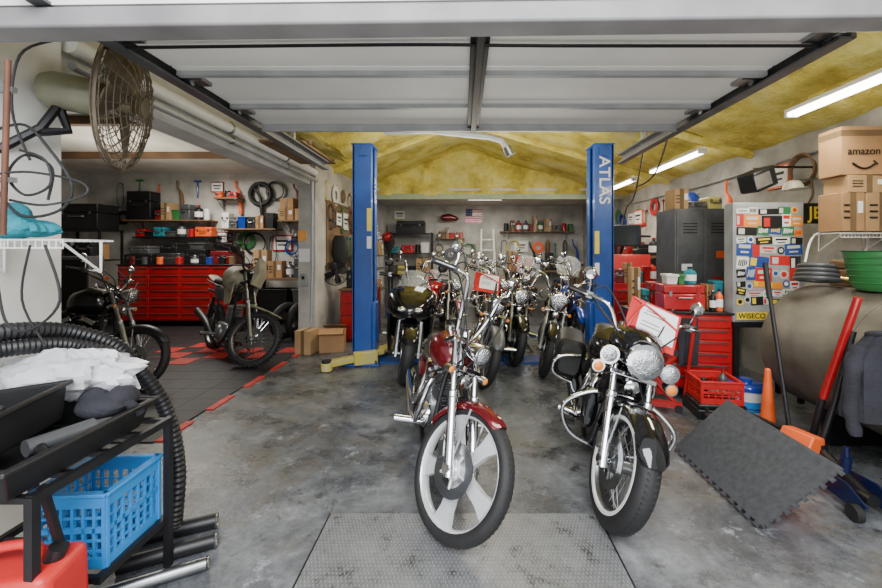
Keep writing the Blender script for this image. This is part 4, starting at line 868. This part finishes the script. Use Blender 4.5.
for i in range(20):
    ph=-PI/2+PI*i/19; ring=[]
    for k_ in range(48):
        a=k_*2*PI/48; v_=Vector((math.cos(a)*math.cos(ph),math.sin(a)*math.cos(ph),math.sin(ph)))
        n_=1+.35*mnoise.fractal(v_*2.2,1,2,4)+.10*abs(math.sin(7*a+3*ph))
        ring.append(Vector((.27*max(math.cos(ph),.05)*math.cos(a)*n_,.13*max(math.cos(ph),.05)*math.sin(a)*n_,.085+.10*math.sin(ph)*n_)))
    rs.append(ring)
q.rings(rs); q.build('bag',bag,t)
MB().tube([(.14,.0,.12),(.24,.03,.10),(.28,.05,.0)],.014,6,3).build('bag_tie',bag,t)
def corr(label,pts,r_,m,name='corrugated_hose'):
    n=len(pts); L_=sum((Vector(pts[i+1])-Vector(pts[i])).length for i in range(n-1)); sm=max(6,int(L_/.005/(n-1)))
    return tag(MB().tube(pts,lambda t_:r_*(1+.08*math.sin(t_*sm*(n-1)*PI*.5)),14,sm).build(name,m),label,'hose')
corr('thick black corrugated hose curving over the rack and down its right side',[(-2.18,1.50,1.01),(-2.05,1.56,1.06),(-1.98,1.74,1.07),(-1.90,1.96,1.03),(-1.72,2.08,.90),(-1.58,2.12,.66),(-1.51,2.12,.36),(-1.50,2.08,.06)],.034,hosem)
corr('second black corrugated hose across the back of the near left rack',[(-2.15,1.52,1.12),(-2.05,1.56,1.13),(-2.0,1.76,1.14),(-1.97,2.0,1.09),(-1.86,2.16,.97),(-1.76,2.2,.77)],.038,hosem)
for i,(a,b_,r_,l_) in enumerate((((-1.7,2.0,.04),(-1.33,2.16,.04),.036,'dark metal tube on the floor beside the rack, farthest'),((-1.6,1.85,.035),(-1.25,2.02,.035),.034,'dark tube on the floor beside the rack, middle one'),((-1.55,1.70,.03),(-1.2,1.88,.03),.028,'narrow steel tube on the floor nearest the camera'))):
    t=thing('loose_tube',l_,'tube',(0,0,0)); a=Vector(a);b_=Vector(b_); d_=(b_-a)
    MB().cyl(a,b_,r_,n=18).build('tube_body',steel if i==2 else hosem,t); MB().torus(b_,d_,r_*.9,.006,n=18,m=6).build('tube_collar',steel,t)
# ---------------------------------------------------------------- right side
t=thing('storage_tank','large weathered steel oil tank along the right wall','tank',(3.06,0,.70))
MB().lathe((0,1.9,0),(0,1,0),[(.1,-.1),(.3,-.08),(.45,-.03),(.5,.02),(.5,1.55),(.45,1.6),(.3,1.65),(.1,1.67)],48).build('shell',tankm,t)
for y in (2.25,3.1): MB().box((0,y,-.56),(.5,.08,.28)).build('saddle',blackm,t)
MB().torus((0,2.7,0),(0,1,0),.5,.006,.012,48,6).build('weld_seam',tankm,t)
MB().cyl((-.05,2.9,.49),(-.05,2.9,.56),.04).build('filler_cap',blackm,t)
t=thing('low_table','black steel stand under the sticker covered cabinet','table',(2.99,4.06,0))
MB().box((0,0,.77),(.70,.34,.05)).build('top',blackm,t)
for sx in (-1,1):
    for sy in (-1,1): MB().box((sx*.32,sy*.14,.375),(.04,.04,.75)).build('leg',blackm,t)
t=thing('sticker_cabinet','grey metal cabinet covered all over with small stickers','cabinet',(2.99,4.06,.795))
MB().box((0,-.075,.585),(.69,.14,1.17)).build('body',lgrey,t,bev=.006)
dr=MB().box((0,-.145,.585),(.66,.015,1.14)).build('door',lgrey,t,bev=.004)
MB().box((.3,-.165,.6),(.02,.02,.12)).build('handle',chrome,dr)
random.seed(23)
smats=[mat('sticker_%d'%i,c_,.5,0,.05) for i,c_ in enumerate([(.50,.02,.015),(.72,.72,.70),(.70,.24,.02),(.02,.06,.26),(.010,.010,.010),(.03,.16,.06),(.70,.52,.03),(.50,.50,.48)])]
z=.16
while z<1.10:
    rh=random.choice((.07,.09,.12)); x=-.32
    while x<.25:
        w=random.choice((.07,.09,.12,.16,.2)); circ=w<.1 and random.random()<.5
        if x+w>.325: w=.325-x
        h=min(w,rh*.95) if circ else rh*random.uniform(.6,1.1); zc=z+rh/2+random.uniform(-.014,.014)
        m_=random.choice(smats+[smats[1],smats[4],smats[0],smats[4]]); rt=random.choice((0,random.uniform(-12,12),random.uniform(-7,7))); xc=x+w/2
        dy=-.154-random.random()*.001
        s_=(MB().cyl((xc,dy,zc),(xc,dy-.001,zc),h/2,n=22) if circ else MB().box((xc,dy,zc),(w,.001,h),(0,rt,0))).build('sticker',m_,t,flat=True)
        m2=random.choice([smats[k] for k in ((1,7,6,0) if m_ not in (smats[1],smats[7],smats[6]) else (4,0,3,5))])
        st_=random.random()
        if circ: MB().cyl((xc,dy-.001,zc),(xc,dy-.0018,zc),h*.3,n=18).build('print_mark',m2,s_)
        elif st_<.4: MB().box((xc,dy-.001,zc+h*.2),(w*.72,.0008,h*.26),(0,rt,0)).box((xc,dy-.001,zc-h*.22),(w*.5,.0008,h*.14),(0,rt,0)).build('print_mark',m2,s_)
        elif st_<.7: MB().box((xc-w*.25,dy-.001,zc),(w*.3,.0008,h*.7),(0,rt,0)).build('print_mark',m2,s_)
        else: 
            q=MB(); [q.box((xc+w*(-.3+.15*j),dy-.001,zc),(w*.09,.0008,h*random.uniform(.35,.6)),(0,12,0)) for j in range(5)]; q.build('print_mark',m2,s_)
        x+=w*random.uniform(.94,1.06)+.003
    z+=rh
s_=MB().box((-.17,-.157,.06),(.30,.002,.075)).build('sticker',smats[6],t); text('WISECO',.07,smats[4],t,(-.17,-.160,.06),(90,0,0))
t=thing('storage_locker','tall dark grey steel locker left of the sticker cabinet','locker',(2.78,4.85,0))
MB().box((0,0,.99),(.66,.45,1.98)).build('body',greyp,t,bev=.006)
for s in (-1,1):
    d_=MB().box((s*.16,-.23,1.0),(.305,.015,1.9)).build('door',greyp,t,bev=.004)
    q=MB(); [q.box((s*.16,-.24,1.7+.035*i),(.16,.006,.012)) for i in range(4)]; q.build('vent_slot',blackm,d_)
    MB().box((s*.04,-.245,1.0),(.02,.02,.12)).build('handle',steel,d_)
for i,(x,z,m_) in enumerate(((-.2,1.3,paper),(.2,1.45,orange),(.15,1.15,redt))): MB().box((x,-.241,z),(.12,.002,.08)).build('sticker',m_,t)
clutter('on top of the dark grey locker',(2.5,4.85,1.98),(3.08,4.85,1.98),3,60,.25)
tool_cabinet('red roll tool cabinet standing before the grey locker on the right',(2.38,4.2,0),(.66,.42,.86),1,6,redt,-10)
case('red top chest sitting on the roll cabinet before the grey locker',(2.28,4.22,.885),(.40,.30,.26),-10,redt,'top_chest','tool chest')
clutter('heaped on the red top chest',(2.12,4.24,1.145),(2.44,4.18,1.145),3,62,.24,.2)
clutter('on the red roll cabinet right of the top chest',(2.52,4.20,.885),(2.68,4.17,.885),2,64,.5,.2)
bottle('orange spray bottle on the red cabinet front edge',(2.58,4.03,.885),.035,.22,orange)
bottle('black grease bottle on the red cabinet front edge',(2.51,4.02,.885),.03,.2,blackm)
t=thing('tool_chest','open red tool chest with raised lid beyond the right lift column','tool chest',(2.65,6.3,0),(0,0,-10))
MB().box((0,0,.5),(.7,.45,1.0)).build('body',redt,t,bev=.008)
MB().box((0,.22,1.22),(.7,.03,.42),(-12,0,0)).build('lid',redt,t,bev=.008)
for i in range(5): d_=MB().box((0,-.232,.15+i*.17),(.64,.015,.15)).build('drawer',redt,t,bev=.003); MB().box((0,-.245,.2+i*.17),(.5,.015,.015)).build('handle',steel,d_)
clutter('in front of the raised red chest lid',(2.35,6.2,1.0),(2.95,6.1,1.0),5,61,.5,.2)
tool_cabinet('small dark red rolling cart beside the right lift column foot',(2.28,5.05,0),(.44,.36,.75),1,4,darkred,-5)
clutter('on the small dark red rolling cart',(2.08,5.0,.775),(2.46,4.97,.775),3,63,.6,.2)
t=thing('parts_table','dark steel parts table along the right wall behind the locker','table',(3.2,5.9,0)); MB().box((0,0,.88),(.7,1.4,.04)).build('top',blackm,t)
for sx in (-1,1):
    for sy in (-1,1): MB().box((sx*.3,sy*.65,.43),(.05,.05,.86)).build('leg',blackm,t)
clutter('on the parts table behind the locker',(3.15,6.5,.9),(3.15,5.3,.9),5,65,.6,.4)
t=thing('hanging_towel','grey shop towel hanging over the red cabinet front drawers','towel',(2.22,3.955,.60),(0,0,-10))
MB().box((0,-.02,.0),(.18,.012,.46)).box((.03,-.035,-.05),(.12,.012,.34),(0,4,0)).build('cloth',cloth_d,t,bev=.005)
t=thing('motorcycle_jack','red scissor motorcycle lift jack standing upright beside the tourer','jack',(1.85,3.95,0),(0,0,-20))
for y in (-.18,.18): MB().box((0,y,.06),(.5,.05,.05)).build('base_rail',redt,t)
for y in (-.15,.15): MB().tube([(-.2,y,.06),(.2,y,.5)],.02,8).build('scissor_arm',redt,t); MB().tube([(.2,y*.8,.06),(-.2,y*.8,.5)],.02,8).build('scissor_arm',redt,t)
for y in (-.12,.12): MB().box((0,y,.53),(.45,.06,.05)).build('lift_pad',rubber,t)
MB().tube([(.3,0,.1),(.36,0,.6),(.42,0,1.15)],.016,8).build('handle',redt,t)
for sx in (-.22,.22):
    for sy in (-.2,.2): MB().cyl((sx,sy-.012,.035),(sx,sy+.012,.035),.035,n=14).build('caster',rubber,t)
t=thing('engine_hoist','red engine hoist boom beyond the right lift column','hoist',(2.9,7.9,0),(0,0,20))
MB().box((0,0,.9),(.09,.09,1.7)).box((0,-.3,.08),(.09,1.0,.08)).box((.35,-.3,.08),(.09,1.0,.08)).box((.17,.1,.08),(.4,.09,.08)).build('frame',redt,t,bev=.006)
MB().tube([(0,0,1.72),(0,-.9,1.95)],.04,8).build('boom',redt,t); MB().tube([(0,0,.7),(0,-.45,1.82)],.03,10).build('ram',blackm,t)
wire_shelf('white wire shelf on the right wall above the tank',(3.34,3.40,1.64),.50,.26)
def logo_box(label,loc,size,rz,txt):
    t=carton(label,loc,size,rz,card); w,dd,h=size
    for o in list(t.children):
        if o.name.startswith('tape'): bpy.data.objects.remove(o)
    MB().box((0,0,h*.86),(w+.003,dd+.003,.05)).build('tape',tape,t)
    pts=[(-w*.26+w*.52*i/8,-dd/2-.006,h*.24-.045*math.sin(PI*i/8)) for i in range(9)]
    MB().tube(pts,.008,6).box((w*.25,-dd/2-.006,h*.25),(.045,.004,.013),(0,40,0)).build('smile_arrow',blackm,t)
    text(txt,.085,blackm,t,(0,-dd/2-.005,h*.48),(90,0,0))
    return t
logo_box('upper brown shipping carton with arrow logo on the right wall shelf',(3.30,3.40,2.12),(.36,.22,.40),-2,'amazon')
carton('flat brown carton directly under the arrow logo carton',(3.34,3.40,1.975),(.36,.22,.14),2,card2,pr=True)
carton('tall brown carton on the right wall shelf, left of the pair',(3.21,3.40,1.655),(.19,.22,.32),0,card,pr=True)
carton('wide brown carton on the right wall shelf, right of the pair',(3.45,3.40,1.655),(.26,.22,.32),0,card2,pr=True)
t=thing('logo_sign','black sign with yellow letters on the right wall','sign',(3.46,3.94,1.86)); MB().box((0,0,0),(.22,.015,.20)).build('board',blackm,t); text('JE',.17,smats[6],t,(0,-.01,0),(90,0,0)); MB().box((.1,.02,0),(.06,.02,.02)).build('bracket',steel,t)
t=thing('green_basket','green plastic basket on top of the steel tank','basket',(3.04,2.90,1.205))
MB().lathe((0,0,0),(0,0,1),[(.13,0),(.17,.04),(.215,.28),(.23,.29),(.21,.285),(.165,.05),(.02,.012)],30).build('bowl',green,t)
q=MB(); [q.torus((0,0,.06+.045*k),(0,0,1),.178+.0085*k,.005,n=30,m=5) for k in range(5)]; q.build('rib',green,t)
t=thing('coiled_hose','coiled grey hose lying on the tank top','hose',(2.9,3.28,1.24))
q=MB(); [q.torus((0,0,.02+.035*k),(.1,.1,1),.14-.01*k,.018,n=36,m=8) for k in range(4)]; q.build('coil',greyp,t); MB().cyl((.12,-.02,.03),(.19,-.12,.02),.022,n=12).build('nozzle',brass,t)
case('dark brown machine box on the tank top right of the coiled hose',(3.22,3.3,1.2),(.24,.2,.22),10,wood,'parts_box','box')
cable('white hose looping on the wall above the tank',[W(805,262,3.5),W(815,235,3.6),W(850,228,3.6),W(868,240,3.5),W(860,262,3.3)],.009,white,'hose','hose')
t=thing('pry_bar','long black steel bar leaning upright on the tank','bar',(0,0,0)); MB().tube([(2.43,2.95,.01),(2.555,3.38,1.37)],.015,8).build('shaft',blackm,t); MB().tube([(2.53,3.3,1.1),(2.557,3.385,1.39)],.021,10).build('grip',rubber,t)
t=thing('jack_handle','red and black lever pole leaning near the hanging jacket','pole',(0,0,0)); MB().tube([(2.40,2.80,.01),(2.43,2.70,.52)],.022,10).build('lower_shaft',blackm,t); MB().tube([(2.43,2.70,.5),(2.49,2.52,1.2)],.024,10).build('upper_shaft',redp,t)
t=thing('traffic_cone','narrow orange cone standing beside the tank','cone',(2.50,3.28,0)); MB().box((0,0,.012),(.2,.2,.024)).build('base',orange,t,bev=.006); MB().lathe((0,0,.02),(0,0,1),[(.06,0),(.03,.40),(.022,.50),(.01,.51)],20).build('body',orange,t)
t=thing('bucket','white plastic bucket with blue lid near the orange cone','bucket',(2.56,3.62,0)); MB().lathe((0,0,0),(0,0,1),[(.13,0),(.155,.26),(.16,.27)],26).build('body',white,t); MB().lathe((0,0,.26),(0,0,1),[(.168,0),(.168,.03),(.15,.045),(.05,.05),(.05,.08),(.01,.08)],26).build('lid',bluep,t); MB().tube([(-.16,0,.22),(-.1,-.13,.12),(.1,-.13,.12),(.16,0,.22)],.004,6,4).build('handle',steel,t); MB().lathe((0,0,.08),(0,0,1),[(.143,0),(.151,.09)],26).build('paper_label',bluec,t)
crate('red plastic crate on the floor in front of the red roll cabinet',(2.30,3.68,.14),-8,.33,.2,redpl,'plastic_crate',6)
case('flat black tool case under the red plastic crate',(2.30,3.68,0),(.40,.36,.14),-8)
clutter('inside the red plastic crate',(2.18,3.68,.155),(2.42,3.66,.155),3,66,.3,.12,('bottle','can'))
bin_('black oil drain pan on the floor behind the foam mat',(2.25,3.2,0),(.4,.35,.13),plastic,10)
t=thing('foam_mat','grey interlocking foam mat leaning low beside the tourer','mat',(0,0,0))
A_=Vector((1.6,3.0,.02));B_=Vector((1.6,2.13,.02));C_=Vector((2.03,2.13,.33)); D_=Vector((1.99,3.0,.37)); n_=((B_-A_).cross(D_-A_)).normalized(); 
if n_.z<0: n_=-n_
e1=(B_-A_); e2=(C_-B_)
def edge(p0,p1,teeth,outd):
    r=[]
    for i in range(teeth):
        for (u,o) in ((.0,0),(.2,0),(.12,.022),(.88,.022),(.8,0)):
            r.append(p0.lerp(p1,(i+u*.6+.2)/teeth)+outd*o)
    return r
pts=[A_]+edge(A_,B_,13,-(e2.normalized()))+[B_]+edge(B_,C_,9,e1.normalized())+[C_,D_]
MB().rings([[p for p in pts],[p+n_*.014 for p in pts]]).build('mat_sheet',tilegrey,t,flat=True)
t=thing('wheel_chock','orange and black wheel chock under the foam mat edge','wheel chock',(2.2,2.65,0),(0,0,15)); MB().prism([(-.15,0),(.15,0),(.12,.28),(.02,.3)],-.1,.1).build('wedge',orange,t,bev=.01); MB().box((0,0,.008),(.34,.24,.016)).build('base',rubber,t)
t=thing('trolley_jack','dark navy trolley jack at the lower right','jack',(2.30,2.40,0),(0,0,-96))
for s in (-1,1): MB().prism([(-.26,.05),(.20,.04),(.24,.1),(.1,.16),(-.24,.13)],s*.08-.006,s*.08+.006).build('side_plate',navy,t)
MB().cyl((-.05,0,.1),(.18,0,.1),.035,n=16).build('cylinder',blackm,t); MB().tube([(.16,0,.1),(-.20,0,.2)],.03,8).cyl((-.22,0,.19),(-.22,0,.24),.05,n=16).build('lift_arm',blackm,t)
for sx in (-.22,.20): 
    for s in (-1,1): MB().cyl((sx,s*.09,.045),(sx,s*.13,.045),.045,n=18).build('wheel',rubber,t)
MB().tube([(-.24,0,.12),(-.22,.10,.5),(-.18,.18,.98)],.018,10).build('handle',blackm,t)
MB().cyl((-.02,0,.14),(.0,0,.26),.03,n=16).cyl((.0,0,.26),(.0,0,.32),.015).build('ram',navy,t)
t=thing('jacket','dark slate work jacket hanging at the right edge','jacket',(2.52,2.42,-.17),(0,0,-15))
rs=[]
for i in range(14):
    u=i/13; z=1.16-u*.52; ring=[]
    for k_ in range(28):
        a=k_*2*PI/28; w=(.05+.11*min(1,u*4))*(1+.08*u); dd=.05+.04*u
        f_=1+.10*math.sin(6*a+3*u)+.06*math.sin(11*a)
        ring.append(Vector((w*math.cos(a)*f_,dd*math.sin(a)*f_,z)))
    rs.append(ring)
MB().rings(rs).build('body',cloth_d,t)
for s in (-1,1): MB().tube([(s*.10,0,1.08),(s*.15,-.03,.92),(s*.16,-.03,.7),(s*.14,-.04,.55)],lambda u:.045-.012*u+.004*math.sin(u*30),14,5).build('sleeve',cloth_d,t)
MB().torus((0,0,1.16),(0,.3,1),.05,.018,n=20,m=8).build('collar',cloth_d,t)
t=thing('monitor','black flat monitor on a wall bracket right of the lift column','monitor',(2.75,6.9,1.75),(0,0,-35)); MB().box((0,0,0),(.6,.04,.36)).build('frame',plastic,t,bev=.006); MB().box((0,-.022,0),(.56,.004,.32)).build('screen',mat('dark_screen',(.02,.025,.03),.1),t); MB().tube([(0,.02,0),(0,.3,.0),(.3,.8,0)],.02,8).build('bracket',blackm,t)
t=thing('work_light','black work light hung on the right wall beside the cartons','work light',W(757,180,4.0)); MB().box((0,0,0),(.28,.2,.2),(0,-20,15)).build('housing',blackm,t,bev=.02); MB().box((-.02,-.11,-.02),(.2,.01,.13),(0,-20,15)).build('lens',lens,t); MB().tube([(.1,.05,.05),(.25,.1,.15),(.66,.1,.15)],.012,8).build('bracket',blackm,t)
t=thing('hard_hat','cream rounded cap hanging on the right wall beside the light','hat',W(793,190,4.0)); MB().lathe((0,0,0),(0,0,1),[(.09,0),(.085,.04),(.065,.08),(.03,.095),(.005,.1)],20).build('crown',cream,t); MB().ell((0,-.06,.005),(.08,.1,.01),20,6).build('brim',cream,t); MB().cyl((0,0,.09),(.30,.0,.12),.01).build('hook',steel,t)
t=thing('wall_shelf','long wooden shelf on the right wall far back','shelf',(3.35,7.6,1.4)); MB().box((0,0,-.015),(.45,2.9,.03)).build('board',wood,t)
for y in (-.9,0,.9): MB().box((.18,y,-.1),(.02,.03,.18)).box((0,y,-.04),(.4,.03,.015)).build('bracket',steel,t)
clutter('on the long right wall shelf',(3.3,9.0,1.4),(3.3,6.2,1.4),10,70,.6,.36)
row_hang('along the right wall over the long shelf',(3.6,5.2,2.35),(3.6,9.4,2.35),12,71,-90,.12)
row_hang('on the right wall above the sticker cabinet and locker',(3.6,4.0,2.45),(3.6,5.1,2.45),3,72,-90,.05)
cable('thin conduit cable running along the top of the right wall',[(3.57,2.4,2.45),(3.57,4,2.5),(3.57,6,2.46),(3.57,9,2.5)],.014,lgrey,'conduit','conduit')
cable('black wire sagging from the right ceiling near the lift',[(2.4,4.6,2.95),(2.5,5.2,2.5),(2.6,6.0,2.45),(2.9,6.8,2.7)],.01)
cable('second black wire sagging down to the monitor on the right',[(2.3,5.0,3.0),(2.45,5.7,2.3),(2.7,6.6,2.2),(2.75,6.88,1.9)],.009)
# ---------------------------------------------------------------- back wall
t=thing('flag','small striped american flag on the back wall','flag',(.33,12.01,2.5))
for i in range(7): MB().box((0,0,.2-.0615*i),(.5,.006,.0308)).build('red_stripe',redt,t)
for i in range(6): MB().box((0,0,.169-.0615*i),(.5,.006,.0308)).build('white_stripe',paper,t)
MB().box((-.15,-.004,.125),(.2,.006,.21)).build('canton',mat('navy_cloth',(.02,.03,.15),.7),t); q=MB(); [q.box((-.23+.04*i,-.008,.05+.05*j),(.012,.003,.012)) for i in range(5) for j in range(4)]; q.build('star',paper,t)
t=thing('step_ladder','white step ladder standing against the back wall','ladder',(.7,11.5,0),(0,0,5))
for s in (-1,1): MB().tube([(s*.24,-.25,0),(s*.17,0,2.1)],.025,8).build('rail',white,t); MB().tube([(s*.24,.3,0),(s*.17,.03,2.1)],.02,8).build('rear_rail',white,t)
for k_ in range(6): MB().box((0,-.22+.037*k_,.3+.3*k_),(.44-.02*k_,.08,.025)).build('step',white,t)
t=thing('workbench','long wooden workbench along the back wall','workbench',(2.3,11.6,0)); MB().box((0,0,.9),(2.2,.7,.05)).build('top',wood,t)
for sx in (-1,1):
    for sy in (-1,1): MB().box((sx*1.0,sy*.28,.44),(.08,.08,.88)).build('leg',wood,t)
clutter('on the long back workbench',(1.3,11.5,.925),(3.3,11.5,.925),8,80,.85,.4)
t=thing('metal_shelving','dark shelving unit in the back left corner','shelving',(-1.5,11.6,0))
for sx in (-1,1):
    for sy in (-1,1): MB().box((sx*.6,sy*.25,1.0),(.04,.04,2.0)).build('post',blackm,t)
for z in (.2,.8,1.4,1.97): MB().box((0,0,z),(1.25,.55,.03)).build('shelf',blackm,t)
for j,(ln,z) in enumerate([('bottom',.215),('second',.815),('third',1.415)]): clutter('on the '+ln+' level of the back corner shelving',(-2.05,11.5,z),(-.95,11.5,z),4,81+j,.5,.4)
case('black trunk on top of the back corner shelving',(-1.5,11.6,1.985),(.8,.4,.35),0,blackm)
shelf('wooden shelf on the back wall left of the flag',-.8,.05,11.85,1.85,.3)
clutter('on the back wall shelf beside the flag',(-.75,11.83,1.85),(0,11.83,1.85),6,85,.4,.22)
shelf('long wooden shelf on the back wall right of the ladder',1.1,3.3,11.85,2.05,.3)
clutter('on the back wall shelf right of the ladder',(1.15,11.83,2.05),(3.25,11.83,2.05),11,86,.55,.24)
row_hang('on the back wall between bench and shelf',(1.1,12.0,1.72),(3.4,12.0,1.72),9,87,0,.08)
row_hang('on the back wall below the bottle shelf',(-.8,12.0,1.6),(.4,12.0,1.6),7,88,0,.1)
hang('frame','yellow framed sign in the back left corner',(-1.9,12.02,2.7),0,yellow,1.2)
hang('tank','dark red spare fuel tank on the back wall left of the flag',(-.4,12.02,2.55),0,maroon,1)
# ---------------------------------------------------------------- lights
def area(name,loc,rot,size,energy,col=(1,1,1),sy=None):
    l=bpy.data.lights.new(name,'AREA'); l.energy=energy; l.size=size; l.color=col
    if sy: l.shape='RECTANGLE'; l.size_y=sy
    o=bpy.data.objects.new(name,l); COL.objects.link(o); o.location=loc; o.rotation_euler=[R(a) for a in rot]; return o
area('daylight',(0,-1.2,3.4),(54,0,0),3.4,400,(.95,.975,1),2.2)
area('pavement_bounce_fill',(0,.1,.25),(143,0,0),4,76,(1,.98,.93),1.5)  # lamp added below the frame, standing in for daylight reflected by the pavement
for y in (3.0,5.7,7.6): area('tube_glow',(2.9,y,2.64),(0,25,0),.3,42,(1,.92,.76),1.2)
area('bay_fill',(-4.8,7.0,3.05),(0,0,0),.8,100,(1,.95,.84),1.2)  # added fill lamp brightening the left bay, has no fixture
area('bay_up_fill',(-5.2,6.0,2.2),(180,0,0),1.0,30,(1,.95,.84),1.2)  # added upward fill lamp in mid-air, lightens the bay ceiling
area('shop_glow',(0,6.4,3.0),(0,0,0),.8,70,(1,.92,.78),2)
area('back_glow',(.5,10.2,2.75),(0,0,0),1.5,52,(1,.94,.82),.6)
area('ceiling_fill',(.3,5.2,1.95),(180,0,0),2,74,(1,.94,.78),2)  # added upward lamp in mid-air to brighten the foam ceiling, no real source
w=bpy.data.worlds.new('World'); bpy.context.scene.world=w; w.use_nodes=True
w.node_tree.nodes['Background'].inputs['Color'].default_value=(.93,.96,1,1); w.node_tree.nodes['Background'].inputs['Strength'].default_value=1.1
cam=bpy.data.cameras.new('camera'); co=bpy.data.objects.new('camera',cam); COL.objects.link(co); bpy.context.scene.camera=co
co.location=(0,0,1.5); co.rotation_euler=(R(90),0,0); cam.sensor_width=36; cam.lens=400/882*36; cam.shift_x=-22/882; cam.shift_y=-44/882; cam.clip_start=.05
